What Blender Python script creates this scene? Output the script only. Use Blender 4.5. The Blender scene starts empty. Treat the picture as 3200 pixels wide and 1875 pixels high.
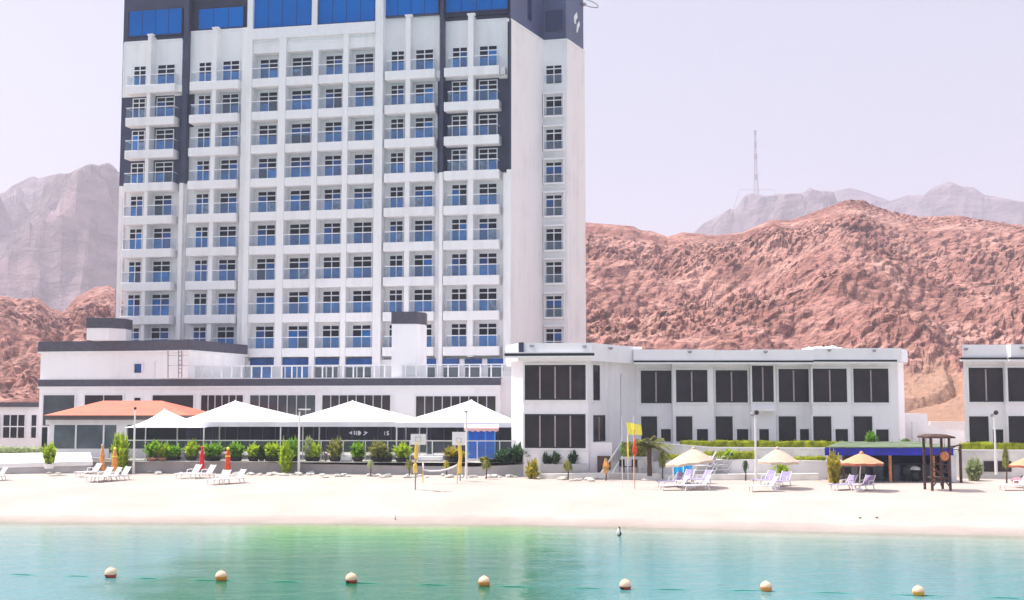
import bpy, math, random
from mathutils import Vector, Matrix, noise
random.seed(7)
S = bpy.context.scene
C = S.collection
# ---------------------------------------------------------------- camera
F = 3800.0; PITCH = math.atan(322.5/F); CAMZ = 6.5
cd = bpy.data.cameras.new('camera'); cam = bpy.data.objects.new('camera', cd); C.objects.link(cam)
cam.location = (0, 0, CAMZ); cam.rotation_euler = (math.pi/2+PITCH, 0, 0)
cd.sensor_width = 36; cd.lens = 36*F/3200; cd.clip_start = .5; cd.clip_end = 9000
S.camera = cam
# ---------------------------------------------------------------- light
SUN_EL = 62.0; SUN_AZ = -70.0     # azimuth from +Y (inland), negative = to the left
w = bpy.data.worlds.new('World'); S.world = w; w.use_nodes = True
nt = w.node_tree; nt.nodes.clear()
sky = nt.nodes.new('ShaderNodeTexSky'); sky.sky_type = 'NISHITA'; sky.sun_disc = False
sky.sun_elevation = math.radians(SUN_EL); sky.sun_rotation = math.radians(SUN_AZ)
sky.air_density = 1.0; sky.dust_density = 6.0; sky.ozone_density = 1.0
tint = nt.nodes.new('ShaderNodeMix'); tint.data_type = 'RGBA'; tint.inputs[0].default_value = .5
tint.inputs[7].default_value = (6.1, 6.1, 7.0, 1)
bg = nt.nodes.new('ShaderNodeBackground'); bg.inputs[1].default_value = .10
wo = nt.nodes.new('ShaderNodeOutputWorld')
# added ramp: haze-white sky brightened above the view to fill the shaded walls
gz = nt.nodes.new('ShaderNodeTexCoord'); sz = nt.nodes.new('ShaderNodeSeparateXYZ'); rz_ = nt.nodes.new('ShaderNodeMapRange')
rz_.interpolation_type = 'SMOOTHSTEP'; rz_.inputs[1].default_value = .3; rz_.inputs[2].default_value = .8; rz_.inputs[3].default_value = 1; rz_.inputs[4].default_value = 1.5
nt.links.new(gz.outputs['Generated'], sz.inputs[0]); nt.links.new(sz.outputs['Z'], rz_.inputs[0])
mulz = nt.nodes.new('ShaderNodeVectorMath'); mulz.operation = 'SCALE'; nt.links.new(tint.outputs[2], mulz.inputs[0]); nt.links.new(rz_.outputs[0], mulz.inputs['Scale'])
nt.links.new(sky.outputs[0], tint.inputs[6]); nt.links.new(mulz.outputs[0], bg.inputs[0]); nt.links.new(bg.outputs[0], wo.inputs[0])
sd = bpy.data.lights.new('sun', 'SUN'); sd.energy = 3.9; sd.angle = math.radians(.6); sd.color = (1, .95, .88)
sun = bpy.data.objects.new('sun', sd); C.objects.link(sun)
_sv = Vector((math.sin(math.radians(SUN_AZ))*math.cos(math.radians(SUN_EL)), math.cos(math.radians(SUN_AZ))*math.cos(math.radians(SUN_EL)), math.sin(math.radians(SUN_EL))))
sun.rotation_euler = _sv.to_track_quat('Z', 'Y').to_euler(); sun.location = (0, 0, 200)
S.view_settings.view_transform = 'Standard'; S.view_settings.look = 'None'; S.view_settings.exposure = .50; S.view_settings.gamma = 1
S.render.engine = 'CYCLES'
S.cycles.volume_bounces = 1; S.cycles.max_bounces = 8; S.cycles.transparent_max_bounces = 16
# ---------------------------------------------------------------- projection helpers (real size from the survey of the photo)
cp, sp = math.cos(PITCH), math.sin(PITCH)
def ray(px, py):
    x = (px-1600)/F; y = (937.5-py)/F
    return Vector((x, cp-y*sp, sp+y*cp))
def at(px, py, Y):
    d = ray(px, py); return Vector((d.x*Y/d.y, Y, CAMZ+d.z*Y/d.y))
def lerp(tab, x):
    if x <= tab[0][0]: return tab[0][1]
    for (a, b), (c, d) in zip(tab, tab[1:]):
        if x <= c: return b+(d-b)*(x-a)/(c-a)
    return tab[-1][1]
def smooth(t): t = max(0, min(1, t)); return t*t*(3-2*t)
def shore(x): return lerp([(-70, 68.5), (-28, 66.2), (-10, 65.6), (0, 65), (10, 62.6), (25, 59.2), (60, 54)], x)
def sand_z(x, y):
    d = y-shore(x)
    k = smooth((x+8)/18); z = lerp([(-60, -4), (-20, -2.2), (-6, -.8), (1.2, 0), (3.5, .3), (6, .8), (10, 1.24), (16, 1.46-.1*k), (22, 1.62-.24*k), (40, 1.7-.3*k)], d)
    return z+.05*noise.noise(Vector((x*.35, y*.5, 0)))*smooth((d-4)/5)
def onsand(px, py):
    d = ray(px, py); lo = 45.; 
    y = 50.
    while y < 100:
        p = Vector((d.x*y/d.y, y, CAMZ+d.z*y/d.y))
        if p.z <= sand_z(p.x, p.y): return Vector((p.x, p.y, sand_z(p.x, p.y)))
        y += .05
    return p
class Face:                       # a vertical building face; u along it to the right, w inwards
    def __init__(s, A, B):
        s.A = Vector((A[0], A[1], 0)); d = Vector((B[0]-A[0], B[1]-A[1], 0)); s.L = d.length; s.U = d.normalized()
        s.W = Vector((-s.U.y, s.U.x, 0))
    def hit(s, px, py, w=0):
        d = ray(px, py); o = Vector((0, 0, CAMZ)); A = s.A+s.W*w
        t = (A-o).dot(s.W)/d.dot(s.W); p = o+d*t
        return (p-s.A).dot(s.U), p.z
    def u(s, px, w=0, py=1260): return s.hit(px, py, w)[0]
    def z(s, px, py, w=0): return s.hit(px, py, w)[1]
    def __call__(s, u, w, z): p = s.A+s.U*u+s.W*w; return Vector((p.x, p.y, z))
ID = lambda x, y, z: Vector((x, y, z))
# ---------------------------------------------------------------- materials
MATS = {}
def new(name):
    m = bpy.data.materials.new(name); m.use_nodes = True
    b = m.node_tree.nodes['Principled BSDF']; MATS[name] = m; return m, m.node_tree, b
def mat(name, col, rough=.6, metal=0, spec=.5, var=.06, scale=3, bump=0, bscale=20, col2=None, coord='Object', detail=4):
    m, t, b = new(name); N = t.nodes; L = t.links
    b.inputs['Roughness'].default_value = rough; b.inputs['Metallic'].default_value = metal; b.inputs['Specular IOR Level'].default_value = spec
    tc = N.new('ShaderNodeTexCoord')
    if var or col2:
        n = N.new('ShaderNodeTexNoise'); n.inputs['Scale'].default_value = scale; n.inputs['Detail'].default_value = detail
        L.new(tc.outputs[coord], n.inputs['Vector'])
        r = N.new('ShaderNodeValToRGB'); L.new(n.outputs['Fac'], r.inputs['Fac'])
        c2 = col2 or tuple(c*(1-var*2) for c in col); c1 = col if col2 else tuple(min(1, c*(1+var)) for c in col)
        r.color_ramp.elements[0].position = .35; r.color_ramp.elements[1].position = .65
        r.color_ramp.elements[0].color = (*c2, 1); r.color_ramp.elements[1].color = (*c1, 1)
        L.new(r.outputs['Color'], b.inputs['Base Color'])
    else: b.inputs['Base Color'].default_value = (*col, 1)
    if bump:
        n2 = N.new('ShaderNodeTexNoise'); n2.inputs['Scale'].default_value = bscale; n2.inputs['Detail'].default_value = 5
        L.new(tc.outputs[coord], n2.inputs['Vector'])
        bp = N.new('ShaderNodeBump'); bp.inputs['Strength'].default_value = bump; bp.inputs['Distance'].default_value = .05
        L.new(n2.outputs['Fac'], bp.inputs['Height']); L.new(bp.outputs['Normal'], b.inputs['Normal'])
    return m
def wallmat(name, col, streak=.05):
    m, t, b = new(name); N = t.nodes; L = t.links
    b.inputs['Roughness'].default_value = .75; b.inputs['Specular IOR Level'].default_value = .3
    tc = N.new('ShaderNodeTexCoord'); mp = N.new('ShaderNodeMapping'); mp.inputs['Scale'].default_value = (1.6, 1.6, .12)
    L.new(tc.outputs['Object'], mp.inputs['Vector'])
    n = N.new('ShaderNodeTexNoise'); n.inputs['Scale'].default_value = 1; n.inputs['Detail'].default_value = 6; L.new(mp.outputs[0], n.inputs['Vector'])
    n2 = N.new('ShaderNodeTexNoise'); n2.inputs['Scale'].default_value = .35; n2.inputs['Detail'].default_value = 4; L.new(tc.outputs['Object'], n2.inputs['Vector'])
    ad = N.new('ShaderNodeMath'); ad.operation = 'ADD'; L.new(n.outputs['Fac'], ad.inputs[0]); L.new(n2.outputs['Fac'], ad.inputs[1])
    r = N.new('ShaderNodeValToRGB'); r.color_ramp.elements[0].position = .7; r.color_ramp.elements[1].position = 1.1
    r.color_ramp.elements[0].color = (*[c*(1-streak*2) for c in col], 1); r.color_ramp.elements[1].color = (*col, 1)
    L.new(ad.outputs[0], r.inputs['Fac']); L.new(r.outputs['Color'], b.inputs['Base Color'])
    return m
def glassmat(name, col, alpha, rough=.05):
    m, t, b = new(name); N = t.nodes; L = t.links
    b.inputs['Base Color'].default_value = (*col, 1); b.inputs['Roughness'].default_value = rough
    tr = N.new('ShaderNodeBsdfTransparent'); mx = N.new('ShaderNodeMixShader'); mx.inputs[0].default_value = alpha
    out = N['Material Output']; L.new(tr.outputs[0], mx.inputs[1]); L.new(b.outputs[0], mx.inputs[2]); L.new(mx.outputs[0], out.inputs['Surface'])
    return m
white = wallmat('white_plaster', (.86, .84, .84)); white2 = wallmat('villa_plaster', (.90, .87, .89), .05); white3 = wallmat('podium_plaster', (.93, .91, .92), .04)
trim = mat('white_trim', (.84, .83, .84), var=.02)
dark = mat('dark_cladding', (.035, .04, .085), .45, var=.12, scale=.6)
darkb = mat('crown_cladding', (.075, .095, .19), .4, var=.12, scale=.25)
fascia = mat('slate_fascia', (.075, .07, .10), .5, var=.1)
bluegl = mat('blue_glass', (.0, .15, .54), .5, spec=.0, var=.08, scale=.15, col2=(.0, .12, .44))
navygl = mat('navy_glass', (.008, .025, .10), .15, var=.1)
pane_a = mat('pane_blue', (.01, .17, .52), .08, var=.2, scale=.8, spec=.4)
pane_d = mat('pane_curtain', (.20, .27, .40), .1, var=.3, scale=2.5)
pane_b = mat('pane_deep', (.015, .08, .28), .08, var=.2, scale=.8, spec=.4)
pane_c = mat('pane_black', (.006, .008, .02), .25, var=.1, spec=.2)
browngl = mat('brown_glass', (.035, .024, .026), .18, var=.2, scale=.5, spec=.35)
greygl = mat('grey_glass', (.07, .08, .09), .12, var=.2, scale=.4)
dkgl = mat('restaurant_glass', (.018, .016, .024), .2, var=.3, scale=.5, spec=.3)
upv = mat('frame_white', (.85, .85, .88), .35, var=.02)
mull = mat('mullion_mauve', (.40, .32, .33), .4, var=.05)
balg = glassmat('balustrade_glass', (.25, .36, .50), .13)
clrg = glassmat('clear_glass', (.25, .30, .33), .13)
tentm = mat('tent_fabric', (.86, .86, .89), .6, var=.05, scale=.6, bump=.5, bscale=1.2)
valm = mat('valance_grey', (.55, .55, .60), .7, var=.04)
orange = mat('terracotta_roof', (.62, .19, .11), .7, var=.06, scale=.8, col2=(.56, .155, .105))
greyw = mat('render_grey', (.47, .45, .46), .85, var=.07, scale=.8)
stone = mat('pale_stone', (.62, .60, .55), .85, var=.18, scale=4, bump=.4)
polem = mat('white_pole', (.86, .84, .82), .4, var=.02)
yellow = mat('yellow_paint', (.85, .58, .10), .5, var=.08)
yflag = mat('yellow_fabric', (.95, .85, .10), .6, var=.05)
redf = mat('red_fabric', (.75, .015, .03), .7, var=.15, scale=6)
redo = mat('orange_red_fabric', (.80, .07, .02), .7, var=.15, scale=6)
orf = mat('orange_fabric', (.82, .33, .08), .7, var=.12, scale=6)
cream = mat('cream_canvas', (.62, .48, .37), .8, var=.04, scale=2)
peach = mat('peach_canvas', (.64, .35, .20), .8, var=.05, scale=2)
rust = mat('rust_canvas', (.45, .13, .07), .8, var=.06)
lav = mat('lavender_textile', (.38, .33, .58), .8, var=.08, scale=9)
wplas = mat('white_plastic', (.85, .84, .86), .4, var=.02)
gold = mat('gold_wood', (.62, .36, .06), .7, var=.15, scale=5)
brownw = mat('brown_wood', (.09, .04, .03), .7, var=.25, scale=6)
orwood = mat('orange_wood', (.60, .22, .08), .7, var=.15, scale=5)
blueb = mat('blue_fascia', (.01, .015, .40), .5, var=.15, scale=1)
bluec = mat('blue_booth', (.01, .15, .78), .4, var=.12, scale=2)
cyan = mat('cyan_cloth', (.02, .50, .95), .5, var=.1, scale=3)
pinkst = mat('pink_awning', (.85, .50, .50), .7, var=.05)
greenroof = mat('green_roof', (.15, .20, .12), .9, var=.2, scale=1.5)
black = mat('black_metal', (.012, .011, .013), .5, var=.05)
metal = mat('grey_metal', (.35, .35, .38), .4, metal=.6, var=.05)
potm = mat('black_pot', (.02, .018, .016), .6, var=.1)
clay = mat('clay_pot', (.45, .22, .14), .8, var=.1)
trunkm = mat('trunk_brown', (.13, .075, .06), .9, var=.25, scale=8, bump=.4)
buoyw = mat('buoy_cream', (.88, .62, .42), .4, var=.03); buoyr = mat('buoy_red', (.62, .05, .025), .4, var=.1); buoyo = mat('buoy_orange', (.85, .38, .04), .4, var=.08)
buoyp = mat('buoy_peach', (.90, .30, .06), .4, var=.1)
buoyd = mat('buoy_dark', (.04, .015, .02), .4, var=.1)
pinkt = mat('pink_towel', (.55, .22, .30), .9, var=.15, scale=8)
tankm = mat('sandstone_wall', (.78, .76, .72), .85, var=.08, scale=1)
def leafmat(name, a, b_, sc=5):
    m = mat(name, a, .55, var=.1, scale=sc, col2=b_, detail=2, spec=.3)
    t = m.node_tree; bs = t.nodes['Principled BSDF']; tl = t.nodes.new('ShaderNodeBsdfTranslucent'); mx = t.nodes.new('ShaderNodeMixShader'); mx.inputs[0].default_value = .45
    src = bs.inputs['Base Color'].links[0].from_socket; t.links.new(src, tl.inputs[0]); t.links.new(bs.outputs[0], mx.inputs[1]); t.links.new(tl.outputs[0], mx.inputs[2]); t.links.new(mx.outputs[0], t.nodes['Material Output'].inputs['Surface'])
    return m
lf_y = leafmat('leaf_lime', (.58, .70, .03), (.22, .36, .02)); lf_g = leafmat('leaf_green', (.34, .58, .03), (.08, .22, .02))
lf_d = leafmat('leaf_dark', (.09, .17, .06), (.025, .06, .03)); lf_o = leafmat('leaf_olive', (.42, .42, .10), (.16, .18, .05))
lf_yy = leafmat('leaf_yellow', (.62, .50, .05), (.25, .26, .03)); lf_pale = leafmat('leaf_pale', (.55, .60, .32), (.25, .32, .14))
hedgem = leafmat('hedge_leaf', (.46, .50, .01), (.20, .24, .005), 2.5)
# ---------------------------------------------------------------- mesh builder
class MB:
    def __init__(s): s.v = []; s.f = []; s.mi = []; s.mats = []
    def m(s, mt):
        if mt not in s.mats: s.mats.append(mt)
        return s.mats.index(mt)
    def poly(s, pts, faces, mt):
        k = len(s.v); s.v += [Vector(p) for p in pts]; i = s.m(mt)
        for f in faces: s.f.append([k+j for j in f]); s.mi.append(i)
    def box(s, fr, u0, u1, w0, w1, z0, z1, mt):
        p = [fr(u, w_, z) for z in (z0, z1) for (u, w_) in ((u0, w0), (u1, w0), (u1, w1), (u0, w1))]
        s.poly(p, [(0, 1, 5, 4), (1, 2, 6, 5), (2, 3, 7, 6), (3, 0, 4, 7), (4, 5, 6, 7), (3, 2, 1, 0)], mt); return s
    def prism(s, pts, z0, z1, mt):
        n = len(pts); p = [Vector((x, y, z0)) for x, y in pts]+[Vector((x, y, z1)) for x, y in pts]
        s.poly(p, [(i, (i+1) % n, n+(i+1) % n, n+i) for i in range(n)]+[tuple(range(n, 2*n)), tuple(range(n-1, -1, -1))], mt); return s
    def slab(s, pts, off, mt):           # extrude a 3D polygon by a vector
        n = len(pts); p = [Vector(q) for q in pts]+[Vector(q)+off for q in pts]
        s.poly(p, [(i, (i+1) % n, n+(i+1) % n, n+i) for i in range(n)]+[tuple(range(n, 2*n)), tuple(range(n-1, -1, -1))], mt); return s
    def tube(s, pts, r, mt, n=8, r2=None):
        pts = [Vector(p) for p in pts]; rings = []
        for i, p in enumerate(pts):
            d = (pts[min(i+1, len(pts)-1)]-pts[max(i-1, 0)]).normalized()
            a = d.cross(Vector((0, 0, 1)));
            if a.length < .05: a = d.cross(Vector((1, 0, 0)))
            a.normalize(); b = d.cross(a)
            rr = r if r2 is None else r+(r2-r)*i/(len(pts)-1)
            rings.append([p+(a*math.cos(t)+b*math.sin(t))*rr for t in [2*math.pi*k/n for k in range(n)]])
        P = [q for g in rings for q in g]; fs = []
        for i in range(len(pts)-1):
            for k in range(n): fs.append((i*n+k, i*n+(k+1) % n, (i+1)*n+(k+1) % n, (i+1)*n+k))
        fs += [tuple(range(n-1, -1, -1)), tuple((len(pts)-1)*n+k for k in range(n))]
        s.poly(P, fs, mt); return s
    def lathe(s, c, prof, mt, n=16, sx=1, sy=1, wob=0):
        c = Vector(c); P = []
        for r, z in prof:
            for k in range(n):
                t = 2*math.pi*k/n; q = r*(1+wob*math.cos(k*math.pi))
                P.append(c+Vector((q*math.cos(t)*sx, q*math.sin(t)*sy, z)))
        fs = []
        for i in range(len(prof)-1):
            for k in range(n): fs.append((i*n+k, i*n+(k+1) % n, (i+1)*n+(k+1) % n, (i+1)*n+k))
        fs += [tuple(range(n-1, -1, -1)), tuple((len(prof)-1)*n+k for k in range(n))]
        s.poly(P, fs, mt); return s
    def ball(s, c, r, mt, n=12, sz=1, z0=-1, z1=1):
        pr = []
        for i in range(n//2+1):
            a = -math.pi/2+math.pi*i/(n//2); zz = max(z0, min(z1, math.sin(a))); pr.append((max(.001, math.sqrt(max(0, 1-zz*zz)))*r, zz*r*sz))
        s.lathe(c, pr, mt, n); return s
    def build(s, name, parent=None, smooth_=False, bevel=0):
        o0 = parent['_loc'] if parent is not None and '_loc' in parent else (0, 0, 0)
        base = Vector(o0)
        if parent is None: base = Vector(s.origin) if hasattr(s, 'origin') else Vector((0, 0, 0))
        me = bpy.data.meshes.new(name); me.from_pydata([tuple(p-base) for p in s.v], [], s.f); me.update()
        for mt in s.mats: me.materials.append(mt)
        me.polygons.foreach_set('material_index', s.mi)
        if smooth_: me.polygons.foreach_set('use_smooth', [True]*len(me.polygons))
        o = bpy.data.objects.new(name, me); C.objects.link(o)
        if parent is not None:
            o.parent = parent
            if '_loc' in parent: o['_loc'] = parent['_loc']
        else: o.location = base
        if bevel:
            b = o.modifiers.new('bevel', 'BEVEL'); b.width = bevel; b.segments = 2; b.limit_method = 'ANGLE'
        return o
def tag(o, label=None, cat=None, group=None, kind=None):
    if label: o['label'] = label
    if cat: o['category'] = cat
    if group: o['group'] = group
    if kind: o['kind'] = kind
    return o
def thing(name, label, cat, loc, group=None):
    o = bpy.data.objects.new(name, None); C.objects.link(o); o.location = loc; o['_loc'] = tuple(loc); o.empty_display_size = .3
    return tag(o, label, cat, group)
def dup(root, loc, rz, label, group=None, sc=1):
    r = root.copy(); C.objects.link(r); r.location = loc; r.rotation_euler = (0, 0, rz); r.scale = (sc, sc, sc); r['label'] = label
    if group: r['group'] = group
    def rec(a, b):
        for ch in list(a.children):
            c = ch.copy(); C.objects.link(c); c.parent = b; rec(ch, c)
    rec(root, r); return r
def struct(mb, name, sm=False, kind='structure'):
    o = mb.build(name, None, sm); o['kind'] = kind; return o
# ================================================================ GROUND, WATER
def grid(fx, nx, ny, mt, name, sm=True):
    P = []; fs = []
    for j in range(ny+1):
        for i in range(nx+1): P.append(fx(i/nx, j/ny))
    for j in range(ny):
        for i in range(nx): a = j*(nx+1)+i; fs.append((a, a+1, a+nx+2, a+nx+1))
    mb = MB(); mb.poly(P, fs, mt); return struct(mb, name, sm)
def sandmat():
    m, t, b = new('beach_sand'); N = t.nodes; L = t.links
    b.inputs['Roughness'].default_value = .9; b.inputs['Specular IOR Level'].default_value = .2
    g = N.new('ShaderNodeNewGeometry'); sx = N.new('ShaderNodeSeparateXYZ'); L.new(g.outputs['Position'], sx.inputs[0])
    n = N.new('ShaderNodeTexNoise'); n.inputs['Scale'].default_value = .55; n.inputs['Detail'].default_value = 7; L.new(g.outputs['Position'], n.inputs['Vector'])
    mm = N.new('ShaderNodeMath'); mm.operation = 'MULTIPLY_ADD'; mm.inputs[1].default_value = -.22; L.new(n.outputs['Fac'], mm.inputs[0]); L.new(sx.outputs['Z'], mm.inputs[2])
    r = N.new('ShaderNodeValToRGB'); e = r.color_ramp.elements
    mr = N.new('ShaderNodeMapRange'); mr.inputs[1].default_value = -.5; mr.inputs[2].default_value = .5; L.new(mm.outputs[0], mr.inputs[0])
    e[0].position = .30; e[0].color = (.28, .29, .22, 1); e[1].position = .66; e[1].color = (.52, .45, .405, 1)
    x = e.new(.44); x.color = (.38, .33, .30, 1); x = e.new(.60); x.color = (.45, .385, .355, 1)
    L.new(mr.outputs[0], r.inputs[0])
    n3 = N.new('ShaderNodeTexNoise'); n3.inputs['Scale'].default_value = .25; n3.inputs['Detail'].default_value = 8; L.new(g.outputs['Position'], n3.inputs['Vector'])
    r3 = N.new('ShaderNodeValToRGB'); r3.color_ramp.elements[0].color = (.9, .88, .88, 1); r3.color_ramp.elements[1].color = (1, 1, 1, 1); r3.color_ramp.elements[0].position = .35; r3.color_ramp.elements[1].position = .6
    L.new(n3.outputs['Fac'], r3.inputs[0])
    mx = N.new('ShaderNodeMix'); mx.data_type = 'RGBA'; mx.blend_type = 'MULTIPLY'; mx.inputs[0].default_value = 1
    L.new(r.outputs[0], mx.inputs[6]); L.new(r3.outputs[0], mx.inputs[7]); L.new(mx.outputs[2], b.inputs['Base Color'])
    n2 = N.new('ShaderNodeTexNoise'); n2.inputs['Scale'].default_value = 2.2; n2.inputs['Detail'].default_value = 8; L.new(g.outputs['Position'], n2.inputs['Vector'])
    bp = N.new('ShaderNodeBump'); bp.inputs['Strength'].default_value = .5; bp.inputs['Distance'].default_value = .12; L.new(n2.outputs['Fac'], bp.inputs['Height']); L.new(bp.outputs[0], b.inputs['Normal'])
    return m
sand = sandmat()
def sandp(a, b_):
    x = -75+150*a; y = shore(x)-60+(95)*b_+b_*0; y = min(y, 104); return Vector((x, y, sand_z(x, y)))
grid(sandp, 150, 130, sand, 'beach_sand')
desert = mat('desert_ground', (.52, .36, .27), .95, var=.1, scale=.05, coord='Object')
mb = MB(); mb.poly([(-3500, 99, 1.2), (3500, 99, 1.2), (3500, 5000, 2), (-3500, 5000, 2)], [(0, 1, 2, 3)], desert); struct(mb, 'desert_ground')
mb = MB(); mb.poly([(-3500, -400, -4.5), (3500, -400, -4.5), (3500, 98.9, -4.5), (-3500, 98.9, -4.5)], [(0, 1, 2, 3)], sand); struct(mb, 'seabed')
mb = MB(); mb.poly([(a, b, 1.15) for a, b in ((-3500, 56), (-74, 56), (-74, 99.2), (-3500, 99.2))], [(0, 1, 2, 3)], sand); mb.poly([(a, b, 1.15) for a, b in ((74, 56), (3500, 56), (3500, 99.2), (74, 99.2))], [(0, 1, 2, 3)], sand); struct(mb, 'outer_beach')
def watermat():
    m, t, b = new('sea_water'); N = t.nodes; L = t.links
    b.inputs['Roughness'].default_value = .12; b.inputs['IOR'].default_value = 1.33; b.inputs['Specular IOR Level'].default_value = .3
    g = N.new('ShaderNodeNewGeometry'); at_ = N.new('ShaderNodeAttribute'); at_.attribute_name = 'depth'
    n = N.new('ShaderNodeTexNoise'); n.inputs['Scale'].default_value = .12; n.inputs['Detail'].default_value = 5; L.new(g.outputs['Position'], n.inputs['Vector'])
    ma = N.new('ShaderNodeMath'); ma.operation = 'MULTIPLY_ADD'; ma.inputs[1].default_value = .22; L.new(n.outputs['Fac'], ma.inputs[0]); L.new(at_.outputs['Fac'], ma.inputs[2])
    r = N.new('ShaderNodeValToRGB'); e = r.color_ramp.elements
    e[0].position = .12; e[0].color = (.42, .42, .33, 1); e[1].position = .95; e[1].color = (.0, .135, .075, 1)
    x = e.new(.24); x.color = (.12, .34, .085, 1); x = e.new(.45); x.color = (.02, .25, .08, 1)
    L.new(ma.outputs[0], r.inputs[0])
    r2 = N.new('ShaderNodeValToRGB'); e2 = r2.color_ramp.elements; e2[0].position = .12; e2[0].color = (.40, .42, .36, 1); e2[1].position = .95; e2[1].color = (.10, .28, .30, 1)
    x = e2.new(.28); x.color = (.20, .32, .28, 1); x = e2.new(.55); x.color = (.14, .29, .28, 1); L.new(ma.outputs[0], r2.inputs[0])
    sx = N.new('ShaderNodeSeparateXYZ'); L.new(g.outputs['Position'], sx.inputs[0])   # tower's green reflection painted into the middle, paler sky reflection into both sides
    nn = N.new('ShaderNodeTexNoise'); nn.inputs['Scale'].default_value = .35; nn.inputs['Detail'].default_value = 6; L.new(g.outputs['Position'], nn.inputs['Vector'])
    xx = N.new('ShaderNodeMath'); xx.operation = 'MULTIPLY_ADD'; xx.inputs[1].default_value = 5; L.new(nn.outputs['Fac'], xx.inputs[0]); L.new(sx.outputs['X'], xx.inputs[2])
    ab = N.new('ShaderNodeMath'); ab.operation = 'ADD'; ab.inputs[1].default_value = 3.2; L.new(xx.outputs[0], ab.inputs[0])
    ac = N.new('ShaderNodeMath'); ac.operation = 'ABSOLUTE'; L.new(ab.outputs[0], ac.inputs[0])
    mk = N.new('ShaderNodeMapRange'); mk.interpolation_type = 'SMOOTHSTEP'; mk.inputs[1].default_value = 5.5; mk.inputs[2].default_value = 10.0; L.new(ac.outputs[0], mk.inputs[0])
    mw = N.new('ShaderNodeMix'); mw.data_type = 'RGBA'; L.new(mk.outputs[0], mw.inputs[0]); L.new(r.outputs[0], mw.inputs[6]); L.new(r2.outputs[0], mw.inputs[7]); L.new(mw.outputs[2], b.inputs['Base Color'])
    # fine ripples + swell
    mp = N.new('ShaderNodeMapping'); mp.inputs['Scale'].default_value = (1.0, 1.9, 1); L.new(g.outputs['Position'], mp.inputs['Vector'])
    a1 = N.new('ShaderNodeTexNoise'); a1.inputs['Scale'].default_value = 2.4; a1.inputs['Detail'].default_value = 5; L.new(mp.outputs[0], a1.inputs['Vector'])
    a2 = N.new('ShaderNodeTexNoise'); a2.inputs['Scale'].default_value = .5; a2.inputs['Detail'].default_value = 3; L.new(mp.outputs[0], a2.inputs['Vector'])
    b1 = N.new('ShaderNodeBump'); b1.inputs['Strength'].default_value = .5; b1.inputs['Distance'].default_value = .035; L.new(a1.outputs['Fac'], b1.inputs['Height'])
    b2 = N.new('ShaderNodeBump'); b2.inputs['Strength'].default_value = .5; b2.inputs['Distance'].default_value = .08; L.new(a2.outputs['Fac'], b2.inputs['Height']); L.new(b1.outputs[0], b2.inputs['Normal'])
    L.new(b2.outputs[0], b.inputs['Normal'])
    # clear in the last centimetres over the sand
    tr = N.new('ShaderNodeBsdfTransparent'); mx = N.new('ShaderNodeMixShader'); mr = N.new('ShaderNodeMapRange')
    mr.inputs[1].default_value = 0; mr.inputs[2].default_value = .12; mr.inputs[3].default_value = .25; L.new(at_.outputs['Fac'], mr.inputs[0]); L.new(mr.outputs[0], mx.inputs[0])
    out = N['Material Output']; L.new(tr.outputs[0], mx.inputs[1]); L.new(b.outputs[0], mx.inputs[2]); L.new(mx.outputs[0], out.inputs['Surface'])
    return m
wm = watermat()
XS = [-3400, -400, -120]+[-75+150*i/60 for i in range(61)]+[120, 400, 3400]
YS = [-60, -40, -25, -18, -14, -11, -9, -7.5, -6, -5, -4, -3, -2.2, -1.5, -1, -.5, 0, .6, 1.2, 2.2]
P = []; dep = []
for yy in YS:
    for xx in XS:
        y = shore(xx)+yy if yy > -59 else -390
        P.append((xx, y, 0)); dep.append(min(1, max(0, (1.2-yy)/18)) if yy > -59 else 1)
nx = len(XS); fs = [(j*nx+i, j*nx+i+1, (j+1)*nx+i+1, (j+1)*nx+i) for j in range(len(YS)-1) for i in range(nx-1)]
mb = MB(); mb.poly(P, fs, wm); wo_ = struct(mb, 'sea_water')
a_ = wo_.data.attributes.new('depth', 'FLOAT', 'POINT'); a_.data.foreach_set('value', dep)
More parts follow.
